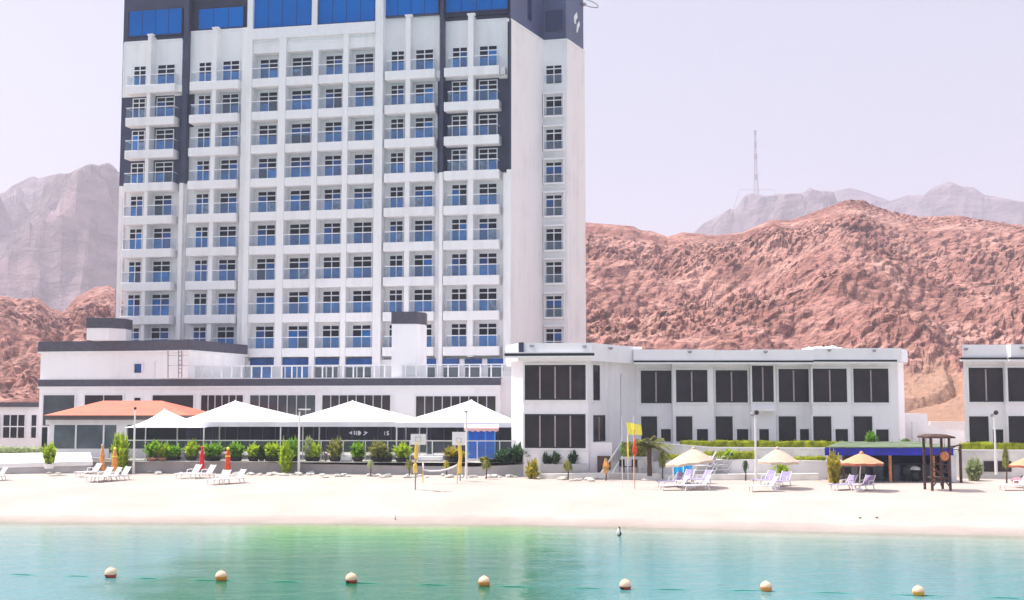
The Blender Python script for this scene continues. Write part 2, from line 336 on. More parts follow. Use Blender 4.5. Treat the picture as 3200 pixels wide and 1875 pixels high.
# ================================================================ MOUNTAINS
def rockmat(name, c1, c2, c3, tan=None, sc=.25):
    m, t, b = new(name); N = t.nodes; L = t.links; b.inputs['Roughness'].default_value = .95; b.inputs['Specular IOR Level'].default_value = .1
    g = N.new('ShaderNodeNewGeometry')
    n = N.new('ShaderNodeTexNoise'); n.inputs['Scale'].default_value = sc*.12; n.inputs['Detail'].default_value = 7; L.new(g.outputs['Position'], n.inputs['Vector'])
    v = N.new('ShaderNodeTexNoise'); v.inputs['Scale'].default_value = sc*1.5; v.inputs['Detail'].default_value = 7; v.inputs['Roughness'].default_value = .65; v.inputs['Distortion'].default_value = .6
    mp = N.new('ShaderNodeMapping'); mp.inputs['Rotation'].default_value = (0, .75, 0); mp.inputs['Scale'].default_value = (.4, .8, 1.3); L.new(g.outputs['Position'], mp.inputs['Vector']); L.new(mp.outputs[0], v.inputs['Vector'])
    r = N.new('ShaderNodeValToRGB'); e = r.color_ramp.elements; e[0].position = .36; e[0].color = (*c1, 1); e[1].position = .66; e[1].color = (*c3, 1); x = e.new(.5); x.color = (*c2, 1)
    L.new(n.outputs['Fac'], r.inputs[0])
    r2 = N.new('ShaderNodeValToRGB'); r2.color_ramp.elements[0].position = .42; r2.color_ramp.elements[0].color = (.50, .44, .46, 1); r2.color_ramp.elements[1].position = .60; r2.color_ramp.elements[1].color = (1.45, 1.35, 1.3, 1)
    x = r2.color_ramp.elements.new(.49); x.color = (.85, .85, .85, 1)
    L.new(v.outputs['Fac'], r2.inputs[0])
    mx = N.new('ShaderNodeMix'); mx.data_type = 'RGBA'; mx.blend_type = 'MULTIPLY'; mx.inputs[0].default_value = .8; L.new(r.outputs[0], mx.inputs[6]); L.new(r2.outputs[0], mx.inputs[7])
    last = mx.outputs[2]
    if tan:
        at_ = N.new('ShaderNodeAttribute'); at_.attribute_name = 'sandy'
        m2 = N.new('ShaderNodeMix'); m2.data_type = 'RGBA'; m2.inputs[7].default_value = (*tan, 1); fm = N.new('ShaderNodeMath'); fm.operation = 'MULTIPLY'; fm.inputs[1].default_value = .8; L.new(at_.outputs['Fac'], fm.inputs[0]); L.new(fm.outputs[0], m2.inputs[0]); L.new(last, m2.inputs[6]); last = m2.outputs[2]
    L.new(last, b.inputs['Base Color'])
    bp = N.new('ShaderNodeBump'); bp.inputs['Strength'].default_value = .9; bp.inputs['Distance'].default_value = .35/sc; L.new(v.outputs['Fac'], bp.inputs['Height']); L.new(bp.outputs[0], b.inputs['Normal'])
    return m
def mountain(name, prof, Y0, Yr, Y1, px0, px1, nx, ny, amp, fr, mt, z0=2, seed=0, sandy=None, tex=None):
    P = []; sd_ = []
    for j in range(ny+1):
        b_ = j/ny; Y = Y0+(Y1-Y0)*b_
        for i in range(nx+1):
            px = px0+(px1-px0)*i/nx
            py = lerp(prof, px)
            Hr = at(px, py, Yr).z
            X = (px-1600)/F*Y*1.0
            p = Vector((X*fr, Y*fr, seed))
            rid = noise.ridged_multi_fractal(p, .9, 2.1, 6, 1.0, 2.0)-1.0
            if Y <= Yr: t = (Y-Y0)/(Yr-Y0); h = z0+(Hr-z0)*t**1.05; env = smooth(t*3)*(1-.85*smooth((t-.6)/.4))
            else: t = (Y-Yr)/(Y1-Yr); h = Hr*(1-t*.9)+z0*t; env = smooth(t*2)*.6
            s = 0; oy = 0
            if sandy: s = sandy(px, Y); 
            h += amp*rid*env*(1-s*.9)
            if tex:
                e_ = X+h*1.1; g_ = h*1.1-X      # strata dip towards the left
                q = Vector((e_*.07, Y*.13, g_*.22)); big = noise.voronoi(q*1.4)[0]
                q2 = Vector((e_*.33, Y*.42, g_*.64)); d = noise.voronoi(q2*1.5)[0]; c = noise.hetero_terrain(q2, .6, 2.2, 3, .5)
                rough = .25+.95*smooth(.5+1.6*noise.noise(Vector((X*.018, Y*.03, h*.03+4))))
                gul = -2.2*s*max(0, 1-abs(math.sin((h-.7*X)*.30+2*noise.noise(Vector((X*.04, Y*.02, 1)))))*2.6)
                dd = (2.0*(.45-big[0])+rough*tex[1]*((c-.6)*.3+(.45-d[0])*.62))*(1-.65*s)*min(1, t*6 if Y <= Yr else 1)*(.45 if Y > Yr*.93 else 1)
                h += dd*.35+gul; oy = dd*1.6
            lim = CAMZ+(Hr-CAMZ)/Yr*(Y-oy)      # keep spurs from standing above the surveyed skyline
            if h > lim: h = lim+(h-lim)*.06
            P.append((X, Y-oy, max(h, -2))); sd_.append(s)
    fs = []
    for j in range(ny):
        for i in range(nx): a = j*(nx+1)+i; fs.append((a, a+1, a+nx+2, a+nx+1))
    mb = MB(); mb.poly(P, fs, mt); o = struct(mb, name, False)
    if sandy: a = o.data.attributes.new('sandy', 'FLOAT', 'POINT'); a.data.foreach_set('value', sd_)
    return o
near_prof = [(-200, 940), (0, 925), (60, 935), (110, 930), (150, 962), (195, 975), (235, 925), (290, 897), (330, 888), (355, 903), (370, 940), (600, 850), (1200, 760), (1700, 700), (1830, 695), (1922, 702), (1983, 707), (2003, 719), (2040, 722), (2091, 739), (2138, 726), (2240, 736), (2328, 726), (2375, 705), (2423, 686), (2477, 688), (2518, 675), (2592, 648), (2660, 623), (2707, 624), (2748, 644), (2782, 655), (2883, 677), (3012, 673), (3052, 682), (3200, 702), (3500, 690)]
farR = [(1700, 900), (2100, 800), (2176, 726), (2206, 699), (2260, 672), (2287, 655), (2304, 658), (2335, 617), (2362, 607), (2402, 617), (2440, 611), (2518, 607), (2541, 587), (2558, 595), (2612, 599), (2667, 587), (2707, 597), (2795, 629), (2849, 611), (2897, 611), (2937, 584), (2985, 570), (3019, 584), (3059, 588), (3093, 611), (3200, 631), (3600, 640)]
farL = [(-500, 700), (-100, 640), (0, 599), (19, 582), (71, 556), (88, 552), (102, 559), (142, 549), (166, 544), (199, 544), (246, 522), (268, 517), (294, 521), (322, 511), (341, 523), (353, 537), (367, 545), (600, 620), (1100, 760), (1600, 900)]
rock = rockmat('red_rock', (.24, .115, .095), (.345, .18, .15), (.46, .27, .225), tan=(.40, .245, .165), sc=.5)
rockf = rockmat('far_rock', (.15, .125, .15), (.19, .155, .175), (.23, .18, .19), sc=.02)
def sandy(px, Y):
    a = smooth((px-2780)/50)*smooth((3120-px)/70)*smooth((232-Y+9*noise.noise(Vector((px*.01, Y*.02, 3))))/10)
    return a
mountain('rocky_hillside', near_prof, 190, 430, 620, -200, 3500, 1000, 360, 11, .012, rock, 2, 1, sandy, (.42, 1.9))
mountain('distant_mountain', farR, 1200, 2300, 3100, 1650, 3600, 300, 110, 170, .0024, rockf, 2, 5)
mountain('distant_mountain', farL, 900, 2000, 2800, -500, 1650, 300, 120, 170, .0028, rockf, 2, 9)
# ================================================================ HOTEL TOWER
TH = math.radians(11.3)
O = at(1590, 1260, 111); FT = Face((O.x-40*math.cos(TH), O.y+40*math.sin(TH)), (O.x, O.y))
PY = 640
def fu(px, w=0, py=PY): return FT.u(px, w, py)
BW = 1.3
zb1 = FT.z(1518, 205); zb9 = FT.z(1518, 1082); H = (zb1-zb9)/8
ZB = {r: zb9+(9-r)*H for r in range(1, 10)}
uL = fu(373); uK0 = fu(1595)
hotel = thing('hotel_tower', 'tall white hotel tower with rows of balconies and blue glass crown', 'hotel', (FT(uL, BW, 2.4)))
zK = FT.z(1597, 58); K0 = FT(uK0, 0, 0)
def cornerpt(px, py):
    d = ray(px, py); t = (zK-CAMZ)/d.z; return Vector((d.x*t, d.y*t, 0))
K1, K2, K3 = cornerpt(1699, 127), cornerpt(1772, 122), cornerpt(1827, 160)
Kb = K3+Vector((0, 9, 0)); Lb = FT(uL, BW+16, 0); ZT = FT.z(1000, -160)
xy = lambda p: (p.x, p.y)
mb = MB(); mb.prism([xy(FT(uL, BW, 0)), xy(FT(uK0-.02, BW, 0)), xy(K0), xy(K1), xy(K2), xy(K3), xy(Kb), xy(Lb)], 1.0, zK, white); mb.build('wall', hotel)
grow = lambda p, q: p
cen = (K0+Kb+Lb)/3
# crown
mb = MB(); mb.prism([xy(FT(uL-.05, BW-.05, 0)), xy(FT(uK0-.05, BW-.05, 0)), xy(FT(uK0-.05, .25, 0)), xy(K1+Vector((0, .25, 0))), xy(K2+Vector((-.1, .25, 0))), xy(K3+Vector((-.12, 0, 0))), xy(Kb+Vector((-.12, 0, 0))), xy(Lb)], zK, ZT, darkb); mb.build('crown_wall', hotel)
# trim line on the corner faces
mb = MB()
for A, B in ((K0, K1), (K1, K2), (K2, K3)):
    f = Face(xy(A), xy(B)); mb.box(f, 0, f.L, -.05, .35, zK-.18, zK+.05, trim)
mb.build('cornice', hotel)
zA = FT.z(1583, 61, 1.1); zB = FT.z(1372, 53, 1.1)
def cl(name, x0, x1, w0, w1, z0, z1, mt, py=PY, bev=0):
    mb = MB(); mb.box(FT, fu(x0, w0, py), fu(x1, w0, py), w0, w1, z0, z1, mt); return mb.build(name, hotel, bevel=bev)
zD = ZB[4]-.05     # bottom of the dark cladding
# dark cladding on the upper storeys
cl('dark_cladding', 371, 577, BW-.06, BW+.1, zD, ZT, dark)
cl('dark_cladding', 1366, 1590.5, BW-.06, BW+.1, zD, ZT, dark)
cl('dark_cladding', 577.3, 600, BW-.05, BW+.1, ZB[2]-.9, zB, dark)
cl('dark_cladding', 1590.7, 1596.2, -.06, BW+.2, zD, zK+.3, dark)
cl('dark_pilaster', 562, 577, .55, BW-.07, zD, ZT, dark)
cl('dark_pilaster', 1373, 1383, .2, BW-.07, zD, ZT, dark)
cl('dark_cladding', 577.4, 760, BW-.05, BW+.1, zB, ZT, dark)
# white upper panels
def upper_panel(x0, x1, zt, zb, xn=None, zn=None):
    mb = MB(); u0, u1 = fu(x0, 1.05, 130), fu(x1, 1.05, 130)
    mb.box(FT, u0, u1, 1.05, BW-.09, zb, zt, white)
    if xn: mb.box(FT, fu(xn, 1.05, 130), u1, 1.052, BW-.09, zn, zb-.002, white)
    # bright raised border
    mb.box(FT, u0-.06, u1+.06, 1.0, 1.2, zt-.02, zt+.14, trim); mb.box(FT, u1-.02, u1+.12, .98, 1.2, (zn or zb), zt-.03, trim); mb.box(FT, u0-.12, u0+.02, .98, 1.2, zb, zt-.03, trim)
    return mb.build('upper_panel', hotel)
upper_panel(391, 569, zA, ZB[1]-.9, 548, ZB[1]-.1-.9); upper_panel(595, 766, zB, ZB[1]-.9); upper_panel(1197, 1371, zB, ZB[1]-.9); upper_panel(1386, 1583, zA, ZB[1]-.9, 1560, ZB[1]-1.0)
# vertical piers and pillars
def pier(x0, x1, w0, z0, z1, w1=BW, mt=white, py=PY, name='pier'): return cl(name, x0, x1, w0, w1, z0, z1, mt, py)
zlow = FT.z(1000, 1183)-1.0
zg = ZB[9]-.95
for (x0, x1, cap) in ((449, 460, zA+.35), (654, 667, zB-.05), (1264, 1279, zB-.05), (1461, 1478, zA+.35)):
    pier(x0, x1, .12, zg, cap); 
    mb = MB(); mb.box(FT, fu(x0, 0)-.12, fu(x1, 0)+.12, .02, .5, cap, cap+.14, trim); mb.build('pier_cap', hotel)
pier(559, 571, .5, 2.4, zD-.01, name='pilaster')
pier(571.2, 582, .9, 2.4, zD-.01)
pier(748, 762, .45, 2.4, zB-.02); pier(762.2, 779, .0, 2.4, ZT-.2, name='pillar')
pier(1167.3, 1192, -.05, 2.4, ZT-.2, name='pillar'); pier(1192.4, 1197.5, .5, 2.4, zB-.02)
pier(1361, 1371, .6, 2.4, zD-.01); pier(1371.5, 1383, .15, 2.4, zD-.01, name='pilaster')
zbeam = FT.z(1000, 77)
pier(864, 886, 0, 2.4, zbeam-1.05); pier(971, 988, 0, 2.4, ZB[1]+2.55); pier(1067, 1083, 0, 2.4, zbeam-1.05)
pier(974, 990, -.02, zbeam, ZT-.2, py=50)
pier(1573, 1590, .35, 2.4, zD-.3, name='pilaster'); pier(1583, 1595, -.02, 2.4, zD-.02, name='pilaster')
pier(371, 381, .9, 2.4, zD-.02, name='pilaster')
# Bay C top: beam and recessed panel
uC0, uC1 = fu(779), fu(1167)
mb = MB(); mb.box(FT, uC0+.01, uC1-.01, -.03, BW-.1, zbeam-1.05, zbeam, trim); mb.build('beam', hotel)
mb = MB(); mb.box(FT, uC0+.01, uC1-.01, .3, BW-.1, ZB[1]+2.55, zbeam-1.06, white)
mb.box(FT, uC0+.01, uC1-.01, .22, .299, ZB[1]+3.4, ZB[1]+3.55, trim); mb.build('recessed_panel', hotel)
# blue glazing of the crown
def crown_glass(x0, x1, z0, z1, w0):
    mb = MB(); a, b = fu(x0, w0, 50), fu(x1, w0, 50)
    mb.box(FT, a, b, w0, w0+.1, z0, z1, bluegl)
    k = max(2, int((b-a)/1.3))
    for i in range(1, k): u = a+(b-a)*i/k; mb.box(FT, u-.025, u+.025, w0-.02, w0, z0, z1, navygl)
    o = mb.build('crown_glazing', hotel)
    f = MB(); f.box(FT, a-.1, b+.1, w0-.06, w0+.12, z0-.14, z0-.003, navygl); f.box(FT, a-.12, a-.003, w0-.06, w0+.12, z0, z1, navygl); f.box(FT, b+.003, b+.12, w0-.06, w0+.12, z0, z1, navygl); f.build('frame', o)
crown_glass(405, 568, zA+.7, FT.z(480, 33, 1.2), BW-.25); crown_glass(622, 760, zB+.3, FT.z(700, 26, 1.2), BW-.25)
crown_glass(794, 972, zbeam+.18, ZT-.4, .35); crown_glass(996, 1171, zbeam+.18, ZT-.4, .35)
crown_glass(1200, 1369, zB+.3, ZT-.4, .75); crown_glass(1394, 1585, zA+.95, ZT-.4, .75)
for (x0, x1) in ((793, 972), (996, 1171)):
    cl('crown_back', x0, x1, .5, BW-.06, zbeam+.001, ZT-.41, dark, 50)
cl('crown_back', 1199, 1369.5, .9, BW-.07, zB+.16, ZT-.41, dark, 50); cl('crown_back', 1391, 1586, .9, BW-.07, zA+.6, ZT-.41, dark, 50)
# corner crown windows, emblem, dish
f1 = Face(xy(K0+Vector((-.05, .25, 0))), xy(K1+Vector((0, .25, 0)))); f2 = Face(xy(K1+Vector((0, .25, 0))), xy(K2+Vector((-.1, .25, 0)))); f3 = Face(xy(K2+Vector((-.1, .25, 0))), xy(K3+Vector((-.12, 0, 0))))
def facewin(f, x0, y0, x1, y1, mt, name='crown_window'):
    mb = MB(); a = f.hit(x0, y1); b = f.hit(x1, y0); mb.box(f, a[0], b[0], -.04, .1, a[1], b[1], mt); o = mb.build(name, hotel)
    fr = MB(); fr.box(f, a[0]-.08, b[0]+.08, -.06, .1, a[1]-.1, a[1]-.003, dark); fr.box(f, b[0]+.003, b[0]+.1, -.06, .1, a[1], b[1], dark); fr.build('frame', o)
facewin(f1, 1648, -60, 1659, 60, navygl); facewin(f2, 1705, 30, 1757, 97, navygl)
mb = MB()
for poly in ([(1803, 38), (1805, 55), (1799, 64), (1801, 73), (1797, 75), (1795, 66), (1794, 52), (1797, 46)], [(1811, 66), (1812, 80), (1808, 88), (1805, 101), (1802, 101), (1803, 88), (1804, 76)]):
    pts = []
    for (x, y) in poly: u, z = f3.hit(x, y, -.06); pts.append(f3(u, -.06, z))
    mb.slab(pts, f3.W*.05, trim)
mb.build('emblem', hotel)
mb = MB(); c = f3(*[f3.hit(1820, 14)[0], -.5, f3.hit(1820, 14)[1]])
ring = [c+Vector((math.cos(t)*1.0+.15, math.sin(t)*.9, math.cos(t)*-.35+.05)) for t in [2*math.pi*k/18 for k in range(19)]]
mb.tube(ring, .045, metal, 6); mb.ball(c+Vector((-.3, .2, 0)), .3, metal, 10, .6); mb.tube([c+Vector((-1.3, .8, .3)), c+Vector((-.3, .2, .05))], .1, metal, 6)
mb.build('satellite_dish', hotel)
# ---- balconies
BAYS = {'A': (384, 537, [(384, 449, 407, 448), (460, 537, 482, 539)]), 'B': (583.5, 736, [(587, 654, 612, 654), (667, 741, 687, 742)]),
        'C': (779.2, 1167, [(780, 864, 805, 864), (888, 971, 906, 970), (988, 1067, 1012, 1067), (1083, 1167, 1105, 1165)]),
        'D': (1198, 1356, [(1201, 1264, 1218, 1262), (1279, 1356, 1295, 1354)]), 'E': (1385, 1559, [(1396, 1461, 1411, 1461), (1478, 1556, 1496, 1555)])}
stuffwin = MB()
def window_mesh(fr, u0, u1, w_, z0, z1, nm=1, tran=.78, fw=.09, panes=None, mb=None):
    own = mb is None
    if own: mb = MB()
    mb.box(fr, u0, u1, w_-.06, w_-.002, z1-fw, z1, upv); mb.box(fr, u0, u0+fw, w_-.06, w_-.002, z0, z1-fw-.001, upv); mb.box(fr, u1-fw, u1, w_-.06, w_-.002, z0, z1-fw-.001, upv)
    zt = z0+(z1-z0)*tran; mb.box(fr, u0+fw+.001, u1-fw-.001, w_-.058, w_-.002, zt-.05, zt+.05, upv)
    for i in range(1, nm+1):
        u = u0+(u1-u0)*i/(nm+1); mb.box(fr, u-.045, u+.045, w_-.062, w_-.002, z0, z1-fw-.001, upv)
    p = MB() if own else mb; k = nm+1
    for i in range(k):
        a = u0+(u1-u0)*i/k; b = u0+(u1-u0)*(i+1)/k
        m_ = random.choices([pane_a, pane_b, pane_c, pane_d], [.58, .24, .08, .10])[0] if panes is None else panes
        zm = z0+(z1-z0)*.47
        p.box(fr, a, b-.002, w_-.03, w_+.02, z0, zm-.001, m_)
        p.box(fr, a, b-.002, w_-.03, w_+.02, zm, zt-.001, random.choices([pane_c, pane_b, m_], [.62, .22, .16])[0])
        p.box(fr, a, b-.002, w_-.03, w_+.02, zt, z1-.02, pane_c)
    return mb, p
cols = [('A', 0), ('A', 1), ('D', 0), ('D', 1)]
hidden = {(9, 'A', 0), (9, 'A', 1), (9, 'D', 0), (9, 'D', 1), (8, 'D', 0), (8, 'A', 0), (7, 'A', 0), (6, 'A', 0)}
for r in range(1, 10):
    zb = ZB[r]; zt = zb+H-.84
    for bay, (x0, x1, ops) in BAYS.items():
        w0 = 0 if bay == 'C' else -.02
        sl = MB(); a, b = fu(x0, w0), fu(x1, w0)
        if bay == 'C':
            prev = a
            cuts = [(a, fu(864)-.003), (fu(886)+.003, fu(971)-.003), (fu(988)+.003, fu(1067)-.003), (fu(1083)+.003, b-.003)]
            for (p0, p1) in cuts: sl.box(FT, p0+.003, p1, .03, BW-.01, zb-.84, zb, white)
        else:
            sl.box(FT, a, b, w0, BW-.05, zb-.84, zb, white)
            if r in (1,): sl.box(FT, b+.003, b+.5, .5, BW-.1, zb-.75, zb-.05, white)
        so = sl.build('balcony_slab', hotel, bevel=.05)
        for k, (ox0, ox1, wx0, wx1) in enumerate(ops):
            ba = MB(); p0, p1 = fu(ox0, .1)+.05, fu(ox1, .1)-.05
            ba.box(FT, p0, p1, .16, .18, zb+.02, zb+.98, balg)
            ba.box(FT, p0-.02, p1+.02, .13, .21, zb+.985, zb+1.06, upv)
            if bay != 'C' and k == 1: ba.box(FT, p1-.02, p1, .21, BW-.1, zb+.02, zb+.98, balg); ba.box(FT, p1-.04, p1+.02, .215, BW-.08, zb+.985, zb+1.05, upv)
            if bay != 'C' and k == 0: ba.box(FT, p0, p0+.02, .21, BW-.1, zb+.02, zb+.98, balg); ba.box(FT, p0-.02, p0+.04, .215, BW-.08, zb+.985, zb+1.05, upv)
            ba.build('balustrade', so)
            wp = BW-.07 if (bay in 'ABDE' and r <= 4) else BW-.01
            if r == 1 and bay in 'ABDE': wp = 1.04
            u0, u1 = fu(wx0, wp), fu(wx1, wp)
            z0, z1 = zb+.02, zb+2.24
            if (r, bay, k) in hidden: window_mesh(FT, u0, u1, wp, z0, z1, mb=stuffwin)
            else:
                f_, p_ = window_mesh(FT, u0, u1, wp, z0, z1)
                fo = f_.build('balcony_window', hotel); p_.build('pane', fo)
so = stuffwin.build('balcony_window', hotel); so['kind'] = 'stuff'
# right end column
greyp = mat('pane_grey', (.06, .075, .10), .12, var=.2, scale=.8)
f2w = Face(xy(K1), xy(K2)); rowy = [(197, 262), (294, 364), (397, 469), (500, 573), (603, 676), (708, 782), (812, 885), (918, 991), (1021, 1093)]
for i, (ya, yb) in enumerate(rowy):
    a = f2w.hit(1705, yb); b = f2w.hit(1758, ya+4)
    f_, p_ = window_mesh(f2w, a[0], b[0], -.01, a[1], b[1], 1, .78, panes=greyp)
    fo = f_.build('window', hotel); p_.build('pane', fo)
    mb = MB(); s0, s1 = f2w.u(1692), f2w.u(1768); L2 = f2w.L
    s0 = max(s0, .02); s1 = min(s1, L2-.02)
    mb.box(f2w, s0, s1, -.5, -.02, a[1]-.2, a[1]-.02, trim); mb.box(f2w, s0, s1, -.5, -.02, b[1]+.12, b[1]+.3, trim)
    mb.box(f2w, s0, s0+.1, -.45, -.02, a[1], b[1]+.1, white); mb.box(f2w, s1-.1, s1, -.45, -.02, a[1], b[1]+.1, white)
    if i > 0: mb.build('window_surround', hotel)
    ba = MB(); ba.box(f2w, s0+.1, s1-.1, -.44, -.42, a[1]+.0, a[1]+.75, balg); ba.box(f2w, s0+.1, s1-.1, -.46, -.4, a[1]+.752, a[1]+.81, upv); ba.build('balustrade', fo)
# terrace-level glazing
for (x0, x1, n) in ((668, 757, 3), (782, 966, 5), (984, 1058, 2), (1070, 1162, 2), (1327, 1362, 1), (1384, 1435, 1), (1452, 1506, 1), (1523, 1577, 1)):
    u0, u1 = fu(x0, .4, 1150), fu(x1, .4, 1150); zt = FT.z(x0, 1121, .4); z0 = 7.0
    mb = MB(); mb.box(FT, u0, u1, .4, .45, z0, zt-.75, greygl if x0 != 782 else pane_a); mb.box(FT, u0, u1, .36, .45, zt-.74, zt, pane_b if x0 > 700 else pane_c)
    o = mb.build('terrace_window', hotel)
    fr = MB(); fr.box(FT, u0, u1, .3, .355, zt-.8, zt-.68, upv)
    for i in range(n+1): u = u0+(u1-u0)*i/n; fr.box(FT, u-.06, u+.06, .3, .395, z0, zt-.81, upv)
    fr.build('frame', o)
cl('ground_wall', 600, 1594, .46, BW-.02, 2.4, zg-.2, white)
# ================================================================ PODIUM
FP = Face(xy(FT(0, -10, 0)), xy(FT(40, -10, 0)))
pod = thing('restaurant_podium', 'long low white podium building with slate fascia in front of tower', 'building', FP(FP.u(122), 0, 2.4))
p0, p1 = FP.u(122), FP.u(1562)
zt2 = FP.z(800, 1184); zf = FP.z(800, 1206)
mb = MB(); mb.box(FP, p0, p1, 0, 9.3, 1.5, zt2-.05, white3); 
mb.box(FP, p1, p1+1.4, .9, 9, 1.5, zt2+.6, white3); mb.build('wall', pod)
mb = MB(); mb.box(FP, p0-.05, p1+.05, -.15, .3, zf, zt2, fascia); mb.box(FP, p0-.08, p1+.08, -.18, .1, zf-.18, zf-.002, trim); mb.box(FP, p0-.05, p1+.03, -.12, .3, zt2+.002, zt2+.08, trim); mb.build('fascia', pod)
# upper box
ub = MB(); q = FP.u(475); zu0 = zt2+.085; zu1 = FP.z(300, 1066)
c0 = FP(p0, 0.02, 0); c1 = FP(q, .02, 0); c2 = at(589, 1090, 105.5); c2.z = 0; c3 = FP(FP.u(589)+1, 9.5, 0); c4 = FP(p0, 9.5, 0)
ub.prism([xy(c0), xy(c1), xy(c2), xy(c3), xy(c4)], zu0, zu1-.9, white3); ub.build('upper_storey', pod)
def out(p, k): c = (c0+c2+c3+c4)/4; d = (p-c); d.z = 0; return p+d.normalized()*k
ub = MB(); ub.prism([xy(out(p, .25)) for p in (c0, c1, c2, c3, c4)], zu1-.9, zu1, fascia); ub.build('roof_band', pod)
ub = MB(); ub.prism([xy(out(p, .28)) for p in (c0, c1, c2, c3, c4)], zu1-1.05, zu1-.902, trim); ub.build('roof_trim', pod)
def podwin(px0, y0, px1, y1, mt=greygl, n=0, name='window', fr_=True, w_=-.03):
    mb = MB(); a = FP.hit(px0, y1, w_); b = FP.hit(px1, y0, w_); mb.box(FP, a[0], b[0], w_, .05, a[1], b[1], mt); o = mb.build(name, pod)
    f = MB(); t_ = .14
    if fr_:
        f.box(FP, a[0]-t_, b[0]+t_, w_-.06, .02, b[1]+.003, b[1]+t_, trim); f.box(FP, a[0]-t_, a[0]-.003, w_-.06, .02, a[1], b[1], trim); f.box(FP, b[0]+.003, b[0]+t_, w_-.06, .02, a[1], b[1], trim)
    for i in range(1, n): u = a[0]+(b[0]-a[0])*i/n; f.box(FP, u-.04, u+.04, w_-.05, w_-.003, a[1], b[1], valm)
    if f.v: f.build('frame', o)
for a in ((134, 1235, 234, 1330, greygl, 1), (264, 1235, 384, 1300, browngl, 2), (420, 1243, 440, 1262, pane_c, 0), (476, 1235, 605, 1300, browngl, 1), (628, 1235, 760, 1300, browngl, 6), (781, 1235, 986, 1310, greygl, 7), (1007, 1235, 1220, 1310, browngl, 8), (1300, 1238, 1549, 1310, browngl, 9)): podwin(*a)
podwin(420, 1137, 443, 1165, pane_b, 0); podwin(485, 1131, 499, 1179, mat('door_brown', (.30, .18, .17), .6), 0, 'door')
# ground floor glazing, dark
mb = MB(); a = FP.u(405); b = FP.u(1600); zg1 = FP.z(800, 1318)
mb.box(FP, a, b, -.14, -.02, 2.3, zg1, dkgl); go = mb.build('ground_floor_glazing', pod)
f = MB()
for i in range(0, 31): u = a+(b-a)*i/30; f.box(FP, u-.04, u+.04, -.2, -.142, 2.3, zg1, dark)
f.build('frame', go)
# sign strokes on the dark glazing
sg = MB()
def stroke(pts):
    q_ = []
    for (x, y) in pts: u, z = FP.hit(x, y, -.24); q_.append(FP(u, -.24, z))
    sg.slab(q_, FP.W*.03, valm)
stroke([(1090, 1353), (1100, 1347), (1100, 1358)]); stroke([(1105, 1347), (1109, 1346), (1109, 1359), (1106, 1358)]); stroke([(1112, 1347), (1115, 1347), (1115, 1360), (1112, 1359)])
stroke([(1118, 1346), (1125, 1347), (1129, 1353), (1125, 1360), (1118, 1360)]); stroke([(1138, 1348), (1150, 1351), (1148, 1353), (1136, 1361), (1134, 1360), (1142, 1353), (1137, 1351)])
sg.build('lettering', pod); sg = MB()
stroke([(1201, 1348), (1203, 1348), (1203, 1360), (1201, 1360)]); stroke([(1207, 1350), (1212, 1346), (1216, 1349), (1212, 1352), (1217, 1357), (1212, 1361), (1207, 1358), (1211, 1356)])
sg.build('lettering', pod)
# roof kiosks
def kiosk(px0, px1, ytop, ymid, ybot, Y, label, ch):
    a = at(px0, ybot, Y); b = at(px1, ybot, Y+ch*.6); m_ = at(px0+(px1-px0)*ch, ybot, Y); z2 = at(px0, ytop, Y).z; z1 = at(px0, ymid, Y).z
    k = thing('roof_kiosk', label, 'roof structure', (a.x, Y, a.z), )
    pl = [(a.x, Y), (m_.x, Y), (b.x, Y+1.2), (b.x, Y+3), (a.x, Y+3)]
    MB().prism(pl, a.z, z1, white3).build('wall', k)
    c = Vector((sum(p[0] for p in pl)/5, sum(p[1] for p in pl)/5)); pl2 = [tuple(c+(Vector(p)-c)*1.03) for p in pl]
    MB().prism(pl2, z1, z2, fascia).build('cap', k)
kiosk(270, 382, 993, 1025, 1062, 106, 'short white roof kiosk with dark cap on the left podium block', .62)
kiosk(1223, 1326, 974, 1012, 1184, 103, 'tall white flue block with dark cap rising from the terrace', .75)
# terrace railing
rail = thing('terrace_railing', 'white railing with clear glass panels along the podium terrace', 'railing', FP(FP.u(485), .2, zt2))
zr = FP.z(800, 1141); u0, u1 = FP.u(500), FP.u(1600)
MB().box(FP, u0, u1, .35, .43, zr-.1, zr, upv).build('handrail', rail)
nn = 34
for i in range(nn): a = u0+(u1-u0)*i/nn; b = u0+(u1-u0)*(i+1)/nn; MB().box(FP, a+.06, b-.06, .38, .4, zt2+.15, zr-.11, clrg).build('glass_panel', rail)
for i in range(nn+1): a = u0+(u1-u0)*i/nn; MB().box(FP, a-.05, a+.05, .34, .44, zt2+.085, zr-.101, upv).build('post', rail)
MB().box(FP, u0, u1, .345, .435, zt2+.02, zt2+.084, upv).build('bottom_rail', rail)
# cage ladder at the upper block
lad = thing('cage_ladder', 'thin grey caged ladder against the side of the podium block', 'ladder', at(560, 1180, 102.5))
g = MB()
for px in (525, 558, 568): a = at(px, 1092, 102.5); b = at(px, 1180, 102.5); g.tube([a, b], .05, metal, 6)
for k in range(6): y = 1100+k*13; g.tube([at(558, y, 102.5), at(568, y, 102.5)], .035, metal, 5)
for y in (1110, 1142): g.tube([at(525, y, 102.5), at(590, y, 102.5)], .03, metal, 5)
g.build('rails', lad)
